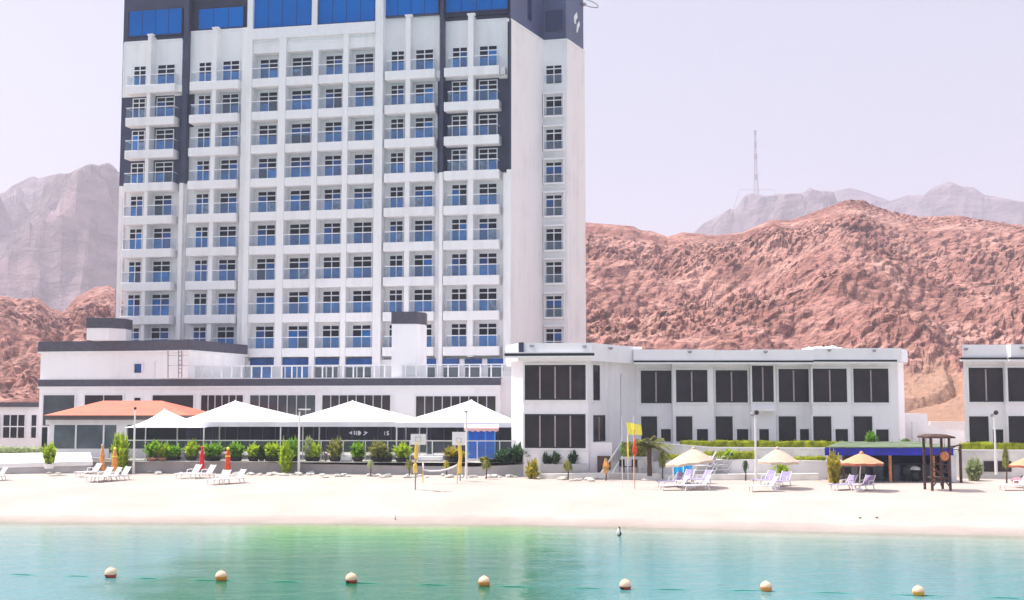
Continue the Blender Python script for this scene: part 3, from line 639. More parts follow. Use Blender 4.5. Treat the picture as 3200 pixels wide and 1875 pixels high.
# white doorway canopy on terrace
# ================================================================ LOW LEFT BUILDING
FL = Face(xy(FP(p0-14, 1.2, 0)), xy(FP(p0, 1.2, 0)))
lb = thing('low_annex', 'low white annex with dark roof edge at the far left', 'building', FL(0, 0, 2.4))
zt_ = FL.z(60, 1272); MB().box(FL, 0, FL.L-.02, 0, 7, 1.2, zt_, white3).build('wall', lb)
mb = MB(); mb.box(FL, -.1, FL.L-.05, -.3, 7.1, zt_+.002, FL.z(60, 1257), fascia); mb.build('roof', lb)
for (x0, x1, n) in ((-60, 2, 3), (8, 80, 3), (96, 117, 1)):
    a = FL.hit(x0, 1368, -.03); b = FL.hit(x1, 1297, -.03)
    o = MB().box(FL, a[0], b[0], -.03, .05, a[1], b[1], dkgl).build('window', lb); f = MB()
    f.box(FL, a[0], b[0], -.09, -.031, (a[1]+b[1])/2-.06, (a[1]+b[1])/2+.04, upv)
    for i in range(n+1): u = a[0]+(b[0]-a[0])*i/n; f.box(FL, u-.04, u+.04, -.1, -.032, a[1], b[1], upv)
    f.build('frame', o)
# ================================================================ PROMENADE
pm = MB(); paving = mat('paving', (.50, .48, .46), .85, var=.06, scale=.8)
pm.poly([at(285, 1260, 86.6)*1, (at(1660, 1260, 84.5)), at(1660, 1260, 103), at(-300, 1260, 108), at(-300, 1260, 87)], [(0, 1, 2, 3, 4)], paving)
pm.v = [Vector((v.x, v.y, 2.4)) for v in pm.v]; struct(pm, 'promenade')
pm = MB(); pm.poly([(6, 84.2, 3.3), (110, 85.9, 3.3), (110, 100, 3.3), (6, 100, 3.3)], [(0, 1, 2, 3)], paving)
# ---- orange roofed pavilion
Yp = 92.
pv = thing('glazed_pavilion', 'glazed pavilion with low orange hipped roof beside the white tents', 'pavilion', at(360, 1425, Yp))
eL, eR = at(135, 1298, Yp), at(592, 1290, Yp); eR.z = eL.z; rz = at(400, 1252, Yp+4.5).z
r0 = at(322, 1250, Yp+4.5); r1 = at(505, 1258, Yp+4.5); r0.z = r1.z = rz; bL = eL+Vector((0, 9, 0)); bR = eR+Vector((0, 9, 0)); d = Vector((0, 0, -.12))
mb = MB(); mb.poly([eL, eR, bR, bL, r0, r1], [(0, 1, 5, 4), (1, 2, 5), (2, 3, 4, 5), (3, 0, 4), (3, 2, 1, 0)], orange); mb.build('roof', pv)
mb = MB(); mb.box(ID, eL.x+.1, eR.x-.1, Yp+.1, Yp+8.9, eL.z-.33, eL.z-.02, mat('fascia_brown', (.10, .07, .07), .6)); mb.build('fascia', pv)
gx0, gx1 = at(167, 1400, Yp+.6).x, at(362, 1400, Yp+.6).x; zt_ = at(200, 1328, Yp+.6).z; z0 = at(200, 1402, Yp+.6).z
mb = MB(); Y_ = Yp+.6; xl = at(140, 1400, Y_).x; xr = at(575, 1400, Y_).x
mb.box(ID, xl, xr, Y_, Y_+.3, zt_+.002, eL.z-.34, white); mb.box(ID, xl+.6, xr, Y_, Y_+.3, 1.9, z0-.002, white)
mb.box(ID, gx0-.35, gx0-.003, Y_+.002, Y_+.3, z0, zt_, trim); mb.box(ID, gx1+.003, gx1+.8, Y_+.002, Y_+.3, z0, zt_, white)
mb.build('wall', pv)
o = MB().box(ID, gx0, gx1, Y_+.1, Y_+.15, z0, zt_, mat('pavilion_glass', (.14, .16, .18), .1, var=.25, scale=.35)).build('window', pv)
f = MB()
for px in (235, 322): x = at(px, 1400, Y_).x; f.box(ID, x-.06, x+.06, Y_+.02, Y_+.098, z0, zt_, trim)
f.build('frame', o)
MB().box(ID, gx1+.85, xr, Y_+.15, Y_+.2, z0, zt_, dkgl).build('window', pv)
MB().box(ID, at(132, 1260, Y_).x, at(148, 1260, Y_).x, Y_+.1, Y_+.2, 2.4, at(140, 1335, Y_).z, dkgl).build('door', pv)
# diners' furniture silhouettes inside/at the sill: chairs
def cafe_chair(name, label, loc, rz, mt, group=None):
    o = thing(name, label, 'chair', (0, 0, 0), group)
    MB().box(ID, -.22, .22, -.22, .22, .42, .47, mt).build('seat', o); MB().box(ID, -.22, .22, .19, .24, .48, .92, mt).build('backrest', o)
    for sx in (-.2, .2):
        for sy in (-.2, .2): MB().tube([(sx, sy, 0), (sx, sy, .42)], .02, mt, 5).build('leg', o)
    o.location = loc; o.rotation_euler = (0, 0, rz); return o
c_ = cafe_chair('patio_chair', 'black patio chair on the promenade beside the glazed pavilion', at(350, 1425, 90.2), .3, black, 'chairs around the pavilion terrace')
c_.location.z = 2.4
for i, (px, lab) in enumerate(((1345, 'black patio chair between the two basketball boards'), (1208, 'black patio chair behind the glass fence under the middle tent'), (1010, 'black patio chair behind the glass fence near the forked sapling'))):
    p = at(px, 1420, 88.6); dup(c_, (p.x, p.y, 2.4), .6*i, lab)
c2_ = cafe_chair('garden_chair', 'white garden chair behind the pale hedge, next to the left edge', (0, 0, 0), .4, wplas, 'white garden chairs before the low annex')
p = at(22, 1398, 92); c2_.location = (p.x, 92, 2.4)
for i, (px, lab) in enumerate(((52, 'second white garden chair from the left edge, below the gridded window'), (84, 'third white garden chair from the left edge, below the gridded window'), (112, 'white garden chair nearest the podium corner'))):
    p = at(px, 1398, 92); dup(c2_, (p.x, 92, 2.4), 1.1*i+.5, lab)
# ================================================================ TENTS
def tent(px0, px1, pxa, ya, ye, Y, dep, label, curve=.12, sag=0, n=12, zz=None):
    A = at(px0, ye, Y); B = at(px1, ye, Y); ze = A.z; ap = at(pxa, ya, Y+dep/2); t = thing('marquee_tent', label, 'tent', (ap.x, Y+dep/2, 2.4), 'white peaked tents in front of the podium')
    cs = [Vector((A.x, Y, ze)), Vector((B.x, Y, ze)), Vector((B.x, Y+dep, ze)), Vector((A.x, Y+dep, ze))]
    mb = MB()
    for i in range(4):
        a, b = cs[i], cs[(i+1) % 4]; P = []; fs = []; ed = (b-a); mid = (a+b)/2; cen_ = Vector((ap.x, ap.y, 0))
        for j in range(n+1):
            s = j/n
            for k in range(n+1):
                q_ = a.lerp(b, k/n)
                v = q_.lerp(Vector((ap.x, ap.y, q_.z)), s); inw = math.sin(math.pi*k/n)*sag*(1-s)
                dv = (Vector((ap.x, ap.y, 0))-Vector((v.x, v.y, 0)));
                if dv.length > .01: v += dv.normalized()*inw
                hh = (ap.z-ze)*(s*(1-curve)+curve*s**2.2); v.z = ze+hh
                P.append(v)
        for j in range(n):
            for k in range(n): q0 = j*(n+1)+k; fs.append((q0, q0+1, q0+n+2, q0+n+1))
        mb.poly(P, fs, tentm)
    cv = mb.build('canopy', t, True); sol = cv.modifiers.new('solid', 'SOLIDIFY'); sol.thickness = .02
    if not sag:
        v_ = MB(); v_.box(ID, A.x, B.x, Y+.002, Y+.04, ze-.34, ze-.003, tentm); v_.box(ID, A.x, A.x+.04, Y+.05, Y+dep, ze-.34, ze-.003, tentm); v_.box(ID, B.x-.04, B.x, Y+.05, Y+dep, ze-.34, ze-.003, tentm); v_.build('valance', t)
    for sx in (A.x+.1, B.x-.1):
        for sy in (Y+.15, Y+dep-.15): MB().tube([(sx, sy, 2.4), (sx, sy, ze)], .05, polem, 8).build('post', t)
    MB().lathe((ap.x, ap.y, ap.z-.02), [(.09, 0), (.07, .05), (.01, .07)], polem, 8).build('finial', t)
    return t
tent(549, 950, 735, 1252, 1319, 90, 8, 'white peaked tent left of the other two big tents')
tent(872, 1315, 1102, 1252, 1319, 89.3, 8, 'middle one of the three big white tents')
tent(1235, 1618, 1473, 1250, 1321, 88.6, 8, 'rightmost big white tent, above the blue booth')
tent(388, 640, 514, 1278, 1336, 87.6, 5, 'small low white sail tent beside the orange roof', .6, .35)
# tie beam behind valances (grey underside band)
# ================================================================ GLASS FENCE
gf = thing('glass_fence', 'glass fence with pale top rail along the promenade under the tents', 'fence', (at(400, 1260, 87.4).x, 87.4, 2.4))
GA = Face((at(390, 1260, 88.3).x, 88.3), (at(1632, 1260, 86.6).x, 86.6)); zr = GA.z(800, 1375); 
MB().box(GA, 0, GA.L, -.03, .03, zr-.07, zr, polem).build('rail', gf)
n_ = 18
for i in range(n_):
    a = GA.L*i/n_; b = GA.L*(i+1)/n_; MB().box(GA, a+.06, b-.06, -.008, .008, 2.42, zr-.08, clrg).build('glass_panel', gf)
for i in range(n_+1): a = GA.L*i/n_; MB().box(GA, a-.035, a+.035, -.035, .035, 2.4, zr-.071, polem).build('post', gf)
# ================================================================ PLANTER / RETAINING WALLS
def wallthing(name, label, pts, Yt, z0, z1f, thick, mt, cap=None, cat='wall'):
    # pts: list of (px, ytop) with Y per point
    o = thing(name, label, cat, at(pts[0][0], 1260, pts[0][2])*1)
    mb = MB(); cp_ = MB()
    for (a, b) in zip(pts, pts[1:]):
        A = at(a[0], a[1], a[2]); B = at(b[0], b[1], b[2]); d_ = Vector((0, thick, 0))
        P = [(A.x, A.y, z0), (B.x, B.y, z0), (B.x, B.y, B.z), (A.x, A.y, A.z)]
        mb.slab(P, d_, mt)
        if cap: e = Vector((0, -.05, 0)); cp_.slab([(A.x, A.y-.05, A.z+.003), (B.x, B.y-.05, B.z+.003), (B.x, B.y-.05, B.z+.08), (A.x, A.y-.05, A.z+.08)], Vector((0, thick+.1, 0)), cap)
    mb.build('wall', o)
    if cap: cp_.build('coping', o)
    return o
wallthing('planter_wall', 'long grey rendered planter wall along the top of the beach', [(285, 1430, 87), (400, 1438, 87), (640, 1440, 86.6), (980, 1450, 86.2), (1300, 1456, 85.4), (1480, 1459, 84.8), (1640, 1451, 84.6)], 0, 1.0, 0, .5, greyw)
wallthing('planter_wall', 'short grey planter wall below the large brown window', [(1690, 1450, 84), (1836, 1450, 83.6)], 0, .9, 0, .5, greyw)
ew = wallthing('garden_wall', 'low grey garden wall with white sloping top at the far left', [(-80, 1452, 86.2), (100, 1446, 86.3), (284, 1441, 86.6)], 0, 1.0, 0, .3, greyw)
g = MB(); q_ = [at(-80, 1452, 86.15), at(100, 1446, 86.25), at(290, 1441, 86.55), at(282, 1413, 89.2), at(100, 1415, 89), at(-80, 1420, 89)]
g.poly(q_+[v-Vector((0, 0, .3)) for v in q_], [(0, 1, 4, 5), (1, 2, 3, 4), (0, 6, 7, 1), (1, 7, 8, 2), (2, 8, 9, 3)], trim); g.build('sloping_top', ew)
wallthing('stone_kerb', 'pale stone kerb at the foot of the planter wall', [(1690, 1482, 83), (1900, 1478, 82.6), (2060, 1480, 82.2)], 0, .9, 0, .6, tankm)
# ---- bed soil
# ================================================================ VILLAS
VT = 10.6
def villa_face(v, f, wins, name='window'):
    for (x0, y0, x1, y1, mt, n) in wins:
        a = f.hit(x0, y1, -.02); b = f.hit(x1, y0, -.02)
        o = MB().box(f, a[0], b[0], -.02, .1, a[1], b[1], mt).build(name, v)
        fr = MB(); t_ = .1
        fr.box(f, a[0]-.13, b[0]+.13, -.07, .02, b[1]+.003, b[1]+.12, trim); fr.box(f, a[0]-.13, b[0]+.13, -.07, .02, a[1]-.12, a[1]-.003, trim)
        fr.box(f, a[0]-.13, a[0]-.003, -.07, .02, a[1], b[1], trim); fr.box(f, b[0]+.003, b[0]+.13, -.07, .02, a[1], b[1], trim)
        fr.box(f, a[0], a[0]+.09, -.05, -.021, a[1], b[1], black); fr.box(f, b[0]-.09, b[0], -.05, -.021, a[1], b[1], black); fr.box(f, a[0]+.091, b[0]-.091, -.05, -.021, b[1]-.1, b[1], black); fr.box(f, a[0]+.091, b[0]-.091, -.05, -.021, a[1], a[1]+.08, black)
        for i in range(1, n): u = a[0]+(b[0]-a[0])*i/n; fr.box(f, u-.05, u+.05, -.055, -.022, a[1]+.09, b[1]-.11, mull)
        fr.build('frame', o)
def lamp_dome(v, f, px, py):
    u, z = f.hit(px, py, -.2); mb = MB(); mb.ball(f(u, -.14, z), .17, metal, 10, .8, -1, .3); mb.build('bulkhead_lamp', v)
# block 1
v1 = thing('corner_villa', 'two storey white villa block with four pane brown windows beside the tower', 'building', at(1700, 1440, 84))
f = Face(xy(at(1636, 1260, 84.6)), xy(at(1838, 1260, 84))); fb = Face(xy(at(1838, 1260, 84)), xy(at(1905, 1260, 87.5))); fc = Face(xy(at(1905, 1260, 87.5)), xy(at(1990, 1260, 90)))
A0 = at(1598, 1260, 88); A0.z = 0
pl = [xy(A0), xy(f(0, 0, 0)), xy(f(f.L, 0, 0)), xy(fb(fb.L, 0, 0)), xy(fc(fc.L, 0, 0)), (fc(fc.L, 0, 0).x, 97), (A0.x, 97)]
MB().prism(pl, 1.0, 9.4, white2).build('wall', v1)
par = [xy(Vector((A0.x-.4, A0.y-.4, 0))), xy(f(-.3, -.7, 0)), xy(f(f.L+.3, -.7, 0)), xy(fb(fb.L, -.7, 0)), xy(fc(fc.L+.01, -.5, 0)), (fc(fc.L, 0, 0).x, 97.2), (A0.x-.4, 97.2)]
zp1 = f.z(1700, 1072, -.7)
MB().prism(par, 9.402, zp1, white2).build('parapet', v1)
g = MB(); aw = Face(xy(f(-1.2, -1.0, 0)), xy(f(f.L+.5, -1.0, 0))); za = aw.z(1700, 1108)
g.box(aw, 0, aw.L, 0, .25, za-.09, za+.09, black); g.box(aw, 0, aw.L-.1, .0, .3, za-.22, za-.093, trim); g.box(aw, 0, aw.L-.1, .02, .3, za+.093, za+.17, trim); g.build('awning_strip', v1)
villa_face(v1, f, [(1640, 1140, 1830, 1250, browngl, 4), (1640, 1294, 1830, 1400, browngl, 4)])
villa_face(v1, fb, [(1852, 1142, 1873, 1251, browngl, 1), (1852, 1297, 1890, 1381, browngl, 2)])
g = MB(); u, z = f.hit(1622, 1070, -.75); g.box(f, u, u+.32, -.85, -.6, f.z(1630, 1105), z, dark); g.build('flue', v1)
for px, py in ((1661, 1080), (1826, 1082)): lamp_dome(v1, Face(xy(f(-.3, -.7, 0)), xy(f(f.L+.3, -.7, 0))), px, py)
lamp_dome(v1, Face(xy(fb(0, -.7, 0)), xy(fb(fb.L, -.7, 0))), 1911, 1087)
g = MB(); g.box(Face(xy(fc(0, -.1, 0)), xy(fc(fc.L, -.1, 0))), 1.3, 1.4, -.06, .05, 4, 8.6, trim); g.build('downpipe', v1)
# bench slab at side
MB().box(f, f.L+.02, f.L+1.6, .3, 1.6, 1.6, f.z(1850, 1384), white2).build('side_plinth', v1)
# villa 2
v2 = thing('long_villa', 'long two storey white villa with seven dark upper windows', 'building', at(2400, 1390, 89))
segs = [(1988, 2098, 89.9), (2098, 2230, 89.2), (2230, 2344, 89.8), (2344, 2424, 89.4), (2424, 2531, 89.7), (2531, 2660, 89.0), (2660, 2808, 89.5)]
W2 = [(2003, 1158, 2097, 1260), (2113, 1156, 2210, 1257), (2237, 1157, 2335, 1258), (2351, 1143, 2416, 1256), (2434, 1153, 2526, 1257), (2541, 1152, 2645, 1257), (2668, 1152, 2775, 1258)]
L2 = [(2004, 1301, 2053, 1380), (2113, 1301, 2163, 1380), (2237, 1301, 2289, 1381), None, (2434, 1301, 2487, 1382), (2542, 1301, 2597, 1384), (2669, 1301, 2725, 1384)]
S2 = [(2066, 1341, 2096, 1380), (2178, 1341, 2212, 1380), (2303, 1341, 2338, 1380), (2373, 1341, 2402, 1381), (2500, 1341, 2527, 1381), (2611, 1341, 2649, 1382), (2738, 1342, 2776, 1384)]
wl = MB(); pr = MB(); line = MB()
xprev = None
for i, (a, b, Y) in enumerate(segs):
    xa = at(a, 1260, Y).x if xprev is None else xprev; xb = at(b, 1260, Y).x; xprev = xb
    wl.prism([(xa+.001, Y), (xb, Y), (xb, 97), (xa+.001, 97)], 2.9, 9.5, white2)
    Yq = 88.45+(.001*i)
    zt_ = at((a+b)/2, 1092-(4 if i > 4 else 0)+(2 if i == 2 else 0), Yq).z
    xq0 = xa+.002 if i else xa-.3
    pr.prism([(xq0, Yq), (xb, Yq), (xb, 97.1), (xq0, 97.1)], 9.502, zt_, white2)
    zl = at((a+b)/2, 1129-(2 if i > 4 else 0), Yq-.15).z
    x1 = xb if i < 6 else xb-.4
    line.box(ID, xq0, x1-.002, Yq-.15, Yq-.002, zl-.07, zl+.06, black)
    line.box(ID, xq0, x1-.002, Yq-.13, Yq-.003, zl-.2, zl-.072, trim); line.box(ID, xq0, x1-.002, Yq-.13, Yq-.004, zl+.062, zl+.13, trim)
    f = Face((xa, Y), (xb, Y)); ws = [(*W2[i], browngl, 2)]
    if L2[i]: ws.append((*L2[i], browngl, 1))
    villa_face(v2, f, ws)
    villa_face(v2, f, [(*S2[i], black, 1)], 'door' if i in (3,) else 'vent_opening')
# right end chamfer
Xe = at(2808, 1260, 89.5).x; Xe2 = at(2832, 1260, 90.6).x
wl.prism([(Xe+.001, 89.5), (Xe2, 91.0), (Xe2, 97), (Xe+.001, 97)], 2.9, 9.5, white2); pr.prism([(Xe+.002, 88.46), (Xe2+.1, 90.3), (Xe2+.1, 97.1), (Xe+.002, 97.1)], 9.502, at(2820, 1092, 89.5).z, white2)
wl.build('wall', v2); pr.build('parapet', v2); line.build('awning_strip', v2)
fp = Face((0, 88.3), (10, 88.3))
for px, py in ((2156, 1098), (2393, 1098), (2592, 1093), (2733, 1094)): lamp_dome(v2, Face((0, 89.1-.75), (10, 89.1-.75)), px, py)
g = MB(); a = at(2345, 1275, 89.3); b = at(2420, 1285, 89.3); g.box(ID, a.x, b.x, 88.9, 89.39, b.z, a.z, white2); g.build('ledge', v2)
# rooftop tarps
for k, (px, w_) in enumerate(((2528, .5), (2560, .6), (2597, .65), (2625, .45))):
    p = at(px, 1086, 91); mb = MB(); mb.origin = (p.x, 91, p.z-.3); mb.ball((p.x, 91, p.z-.35), w_*1.3, tentm, 10, .55); o = mb.build('roof_cover', None, True)
    for v in o.data.vertices: v.co.x += random.uniform(-.1, .1); v.co.z += random.uniform(-.08, .08)
    tag(o, ['leftmost lumpy white cover on the long villa roof', 'second lumpy white cover on the long villa roof', 'third lumpy white cover on the long villa roof', 'rightmost lumpy white cover on the long villa roof'][k], 'roof cover', 'white covers on the villa roof')
# villa 3
v3 = thing('right_villa', 'white villa cut off by the right edge of the photo', 'building', at(3015, 1390, 86))
Xa = at(3014, 1260, 86).x; Xm = at(3136, 1260, 86).x
MB().prism([(Xa, 86), (Xm, 86), (Xm, 85.6), (Xa+18, 85.6), (Xa+18, 95), (Xa*95/86+.3, 95)], 2.9, 9.5, white2).build('wall', v3)
zp = at(3015, 1077, 85.3).z
MB().prism([(Xa-.3, 85.3), (Xm, 85.3), (Xm+.2, 84.9), (Xa+18.3, 84.9), (Xa+18.3, 95.2), (Xa*95/86+.2, 95.2)], 9.502, zp, white2).build('parapet', v3)
g = MB(); zl = at(3050, 1120, 85.1).z; g.box(ID, Xa-.5, Xm, 85.1, 85.298, zl-.07, zl+.06, black); g.box(ID, Xm, Xa+18, 84.7, 84.898, zl-.07, zl+.06, black); g.box(ID, Xa-.5, Xm, 85.12, 85.297, zl-.2, zl-.072, trim); g.box(ID, Xm, Xa+18, 84.72, 84.897, zl-.2, zl-.072, trim); g.build('awning_strip', v3)
villa_face(v3, Face((Xa, 86), (Xm, 86)), [(3029, 1149, 3133, 1256, browngl, 2), (3030, 1301, 3088, 1384, browngl, 1)])
villa_face(v3, Face((Xm, 85.6), (Xm+10, 85.6)), [(3151, 1149, 3260, 1255, browngl, 2), (3153, 1300, 3240, 1385, browngl, 1)])
villa_face(v3, Face((Xa, 86), (Xm, 86)), [(3103, 1342, 3134, 1384, black, 1)], 'vent_opening')
lamp_dome(v3, Face((Xa, 85.3), (Xm, 85.3)), 3020, 1089); lamp_dome(v3, Face((Xm, 84.9), (Xm+10, 84.9)), 3196, 1085)
# link walls between villas
lk = thing('link_building', 'low white link walls between the two villas', 'building', at(2860, 1390, 92))
g = MB(); g.box(ID, at(2826, 1260, 93).x, at(2897, 1260, 93).x, 93, 96, 2.9, at(2860, 1293, 93).z, white2)
g.slab([at(2897, 1399, 93.5), at(3013, 1399, 93.5), at(3013, 1346, 93.5), at(2960, 1340, 93.5), at(2897, 1326, 93.5)], Vector((0, 1, 0)), white2)
g.box(ID, at(2850, 1260, 92).x, at(2868, 1260, 92).x, 92, 92.4, 2.9, at(2860, 1318, 92).z, trim); g.build('wall', lk)
g = MB()
for px in (2875, 2885, 2895, 2905): x = at(px, 1260, 92.6).x; g.box(ID, x-.07, x+.07, 92.6, 92.8, 2.9, at(px, 1355, 92.6).z, trim)
g.build('gate_posts', lk)
fw = thing('back_wall', 'bright white boundary wall below the tan hillside', 'wall', at(2960, 1345, 110)); MB().box(ID, at(2905, 1260, 110).x, at(3030, 1260, 110).x, 110, 110.4, 1, at(2960, 1317, 110).z, trim).build('wall', fw)
# ---- stepped garden walls & hedges of villas
GZ1 = at(2400, 1401, 86).z
wallthing('garden_wall', 'upper white garden wall carrying the long hedge', [(2062, 1388, 86), (2120, 1392, 86), (2230, 1401, 86), (2590, 1403, 86), (2840, 1403, 86)], 0, 1.2, 0, .4, tankm, trim)
wallthing('garden_wall', 'short white garden wall behind the palm trunk', [(1942, 1431, 83.4), (2039, 1431, 83.35)], 0, 1.0, 0, .4, white2, trim)
wallthing('garden_wall', 'lower white garden wall behind the parasols', [(2040, 1448, 83.5), (2160, 1440, 83.2), (2380, 1440, 83), (2600, 1445, 83)], 0, 1.0, 0, .4, white2, trim)
wallthing('garden_wall', 'low pale ledge at the foot of the lower garden wall', [(2060, 1484, 82), (2560, 1480, 81.6)], 0, 1.0, 0, .7, tankm)
wallthing('garden_wall', 'white garden wall under the right villa with dark opening', [(3005, 1409, 83.5), (3400, 1410, 83.5)], 0, 1.0, 0, .4, tankm, trim)
g = MB(); a = at(3075, 1474, 83.45); b = at(3160, 1441, 83.45); mb = g; mb.origin = (a.x, 83.45, a.z); mb.box(ID, a.x, b.x, 83.42, 83.49, a.z, b.z, browngl); o = mb.build('cellar_opening'); tag(o, 'dark horizontal opening in the white wall behind the right parasol', 'opening')
for (a, b, Y0, Y1, z) in ((8, 47, 86.4, 89.9, at(2400, 1403, 86.4).z), (13, 24, 83.3, 86, at(2400, 1442, 83.2).z), (31, 60, 83.9, 86, at(3100, 1411, 83.8).z)):
    g = MB(); g.box(ID, a, b, Y0, Y1, 1.2, z, paving); struct(g, 'terrace_ground')
struct(MB().box(ID, 10.9, 13, 83.4, 86.2, .8, 2.3, paving), 'terrace_ground')
def leaves(mb, n, fpos, size, mt, droop=0):
    P = []; fs = []
    for i in range(n):
        p = fpos(); a = random.uniform(0, 6.28); t = random.uniform(-.9, .9); L_ = size*random.uniform(.6, 1.3)
        d = Vector((math.cos(a)*math.cos(t), math.sin(a)*math.cos(t), math.sin(t))); s_ = d.cross(Vector((random.uniform(-1, 1), random.uniform(-1, 1), 1))).normalized()*L_*.35
        k = len(P); P += [p-s_*.3, p+d*L_*.5-s_, p+d*L_, p+d*L_*.5+s_]; fs.append((k, k+1, k+2, k+3))
    mb.poly(P, fs, mt)
def hedge(label, px0, px1, yt, yb, Y, dep, slope=0, mt=hedgem):
    a = at(px0, yb, Y); b = at(px1, yb, Y); zt_ = at(px0, yt, Y).z
    mb = MB(); mb.origin = (a.x, Y, a.z); L_ = b.x-a.x; nx_ = int(L_/.18); P = []; fs = []
    prof = [(0, 0), (-.02, .4), (0, .85), (.12, 1), (.5, 1.03), (.88, 1), (1, .85), (1, 0)]; m_ = len(prof)
    for i in range(nx_+1):
        for (v, z) in prof:
            x = a.x+L_*i/nx_; q_ = Vector((x, Y+v*dep, (a.z+(zt_-a.z)*z))); nn_ = noise.noise(q_*2.2)*.10+noise.noise(q_*.6)*.08
            P.append(q_+Vector((0, -nn_, nn_*.9 if z > .3 else 0)))
    for i in range(nx_):
        for k in range(m_-1): q0 = i*m_+k; fs.append((q0, q0+m_, q0+m_+1, q0+1))
    mb.poly(P, fs, mt)
    def fp_():
        if random.random() < .5: return Vector((random.uniform(a.x, b.x), Y-.03, random.uniform(a.z, zt_)))
        return Vector((random.uniform(a.x, b.x), Y+random.uniform(0, dep), zt_+random.uniform(-.03, .06)))
    leaves(mb, int(L_*70), fp_, .11, mt)
    return tag(mb.build('hedge'), label, 'hedge', 'clipped hedges of the villas')
hedge('long clipped hedge in front of the long villa, left of its lamp post', 2130, 2360, 1379, 1401, 86.5, .9)
hedge('clipped hedge in front of the long villa, from lamp post to blue bar', 2372, 2640, 1380, 1403, 86.5, .9)
hedge('short lower hedge between the first two parasols', 2205, 2362, 1412, 1440, 83.5, .9)
hedge('thin low hedge strip just left of the blue bar', 2488, 2580, 1428, 1443, 83.5, .8)
hedge('low hedge strip just left of the first cream parasol', 2066, 2130, 1420, 1436, 83.8, .8)
hedge('clipped hedge below the right villa, left of the lamp post', 3012, 3105, 1384, 1409, 83.95, .9)
hedge('clipped hedge below the right villa, right of the lamp post', 3118, 3330, 1386, 1410, 83.95, .9)
hedge('dark double hedge behind the palm and beach flags', 1945, 2022, 1385, 1430, 83.6, 1.2, 0, lf_o)
hedge('flat pale hedge on the white wall at the far left', -60, 122, 1398, 1417, 89.2, .8, 0, lf_pale)
# steps by the corner villa
st = thing('beach_steps', 'steps with sloping metal handrail beside the corner villa', 'steps', (at(1880, 1478, 83).x, 83, 1.4))
g = MB()
for k in range(8): x0 = at(1872, 1260, 83).x+k*.12; g.box(ID, x0, at(1950, 1260, 83).x, 83+k*.28, 83.28+k*.28-.001, 1.2, 1.55+k*.2, tankm)
g.build('treads', st); g = MB(); g.box(ID, at(1866, 1260, 84).x, at(1905, 1260, 84).x, 83.6, 84.2, 1.2, at(1880, 1425, 84).z, brownw); g.build('side_wall', st)
g = MB(); g.tube([at(1878, 1478, 82.8), at(1942, 1384, 84.5)], .06, polem, 6); g.tube([at(1912, 1480, 82.8), at(1942, 1432, 84)], .05, polem, 6); g.build('handrail', st)
for px, src, rz, lab in ((1950, c_, .6, 'black chair on the stone ledge below the green beach flag'), (1978, c_, -.7, 'black chair on the stone ledge below the orange beach flag'), (2005, c2_, .3, 'white chair on the stone ledge left of the palm trunk')):
    p = at(px, 1478, 82.95); dup(src, (p.x, 82.95, at(1980, 1479, 82.9).z), rz, lab, 'chairs beside the palm')
struct(MB().box(ID, at(1900, 1260, 82.6).x, at(2050, 1260, 82.6).x, 82.4, 83.38, 1.0, at(1980, 1480, 82.6).z, paving), 'terrace_ground')
# ================================================================ BLUE BEACH BAR
Yb = 79.3
bar = thing('beach_bar', 'open beach bar with deep blue fascia and flat green roof', 'bar', (at(2780, 1260, Yb).x, Yb+2, 1.35))
zf0, zf1 = at(2700, 1423, Yb).z, at(2700, 1400, Yb).z; xl, xr = at(2575, 1260, Yb).x, at(2975, 1260, Yb).x
MB().box(ID, xl, xr, Yb, Yb+.12, zf0, zf1, blueb).build('fascia', bar)
xlr = at(2622, 1260, Yb+6.5).x; g = MB(); g.poly([(xl, Yb-.05, zf1+.01), (xr+.1, Yb-.05, zf1+.01), (xr, Yb+6.5, zf1+.15), (xlr, Yb+6.5, zf1+.15), (xl, Yb-.05, zf1+.07), (xr+.1, Yb-.05, zf1+.07), (xr, Yb+6.5, zf1+.22), (xlr, Yb+6.5, zf1+.22)], [(4, 5, 6, 7), (0, 1, 5, 4), (1, 2, 6, 5), (3, 0, 4, 7), (3, 2, 1, 0)], greenroof); g.build('roof', bar)
MB().box(ID, xlr+.1, xr-.2, Yb+6, Yb+6.2, 1.2, zf0+.3, dark).build('back_wall', bar)
MB().box(ID, xr-.25, xr-.1, Yb+.4, Yb+6, 1.2, zf0+.2, dark).build('side_wall', bar)
for (px, mt, r) in ((2588, gold, .11), (2631, brownw, .07), (2776, orwood, .1), (2911, orwood, .09), (2995, brownw, .1)):
    x = at(px, 1260, Yb+.3).x; zt_ = zf1 if px > 2990 else zf0+.1; MB().tube([(x, Yb+.25, 1.2), (x, Yb+.25, zt_)], r, mt, 8).build('post', bar)
cm = mat('counter_grey', (.10, .105, .13), .6, var=.15, scale=2)
g = MB()
for (x0, x1) in ((2700, 2752), (2783, 2805), (2825, 2850), (2872, 2905)): a = at(x0, 1260, Yb+1.6).x; b = at(x1, 1260, Yb+1.6).x; g.box(ID, a, b, Yb+1.4, Yb+1.7, 1.3, 2.45, cm)
a = at(2690, 1260, Yb+1.6).x; b = at(2910, 1260, Yb+1.6).x; g.box(ID, a, b, Yb+1.72, Yb+2.3, 2.4, 2.5, dark); g.build('counter', bar)
g = MB(); a = at(2971, 1260, Yb).x; b = at(2991, 1260, Yb).x; g.box(ID, a, b, Yb+.5, Yb+.8, 1.35, at(2980, 1418, Yb).z, tentm); g.build('white_panel', bar)
g = MB(); g.tube([at(2960, 1398, Yb), at(3005, 1390, Yb)], .06, brownw, 6); g.tube([at(2995, 1410, Yb), at(3004, 1392, Yb)], .05, brownw, 6); g.build('bracket', bar)
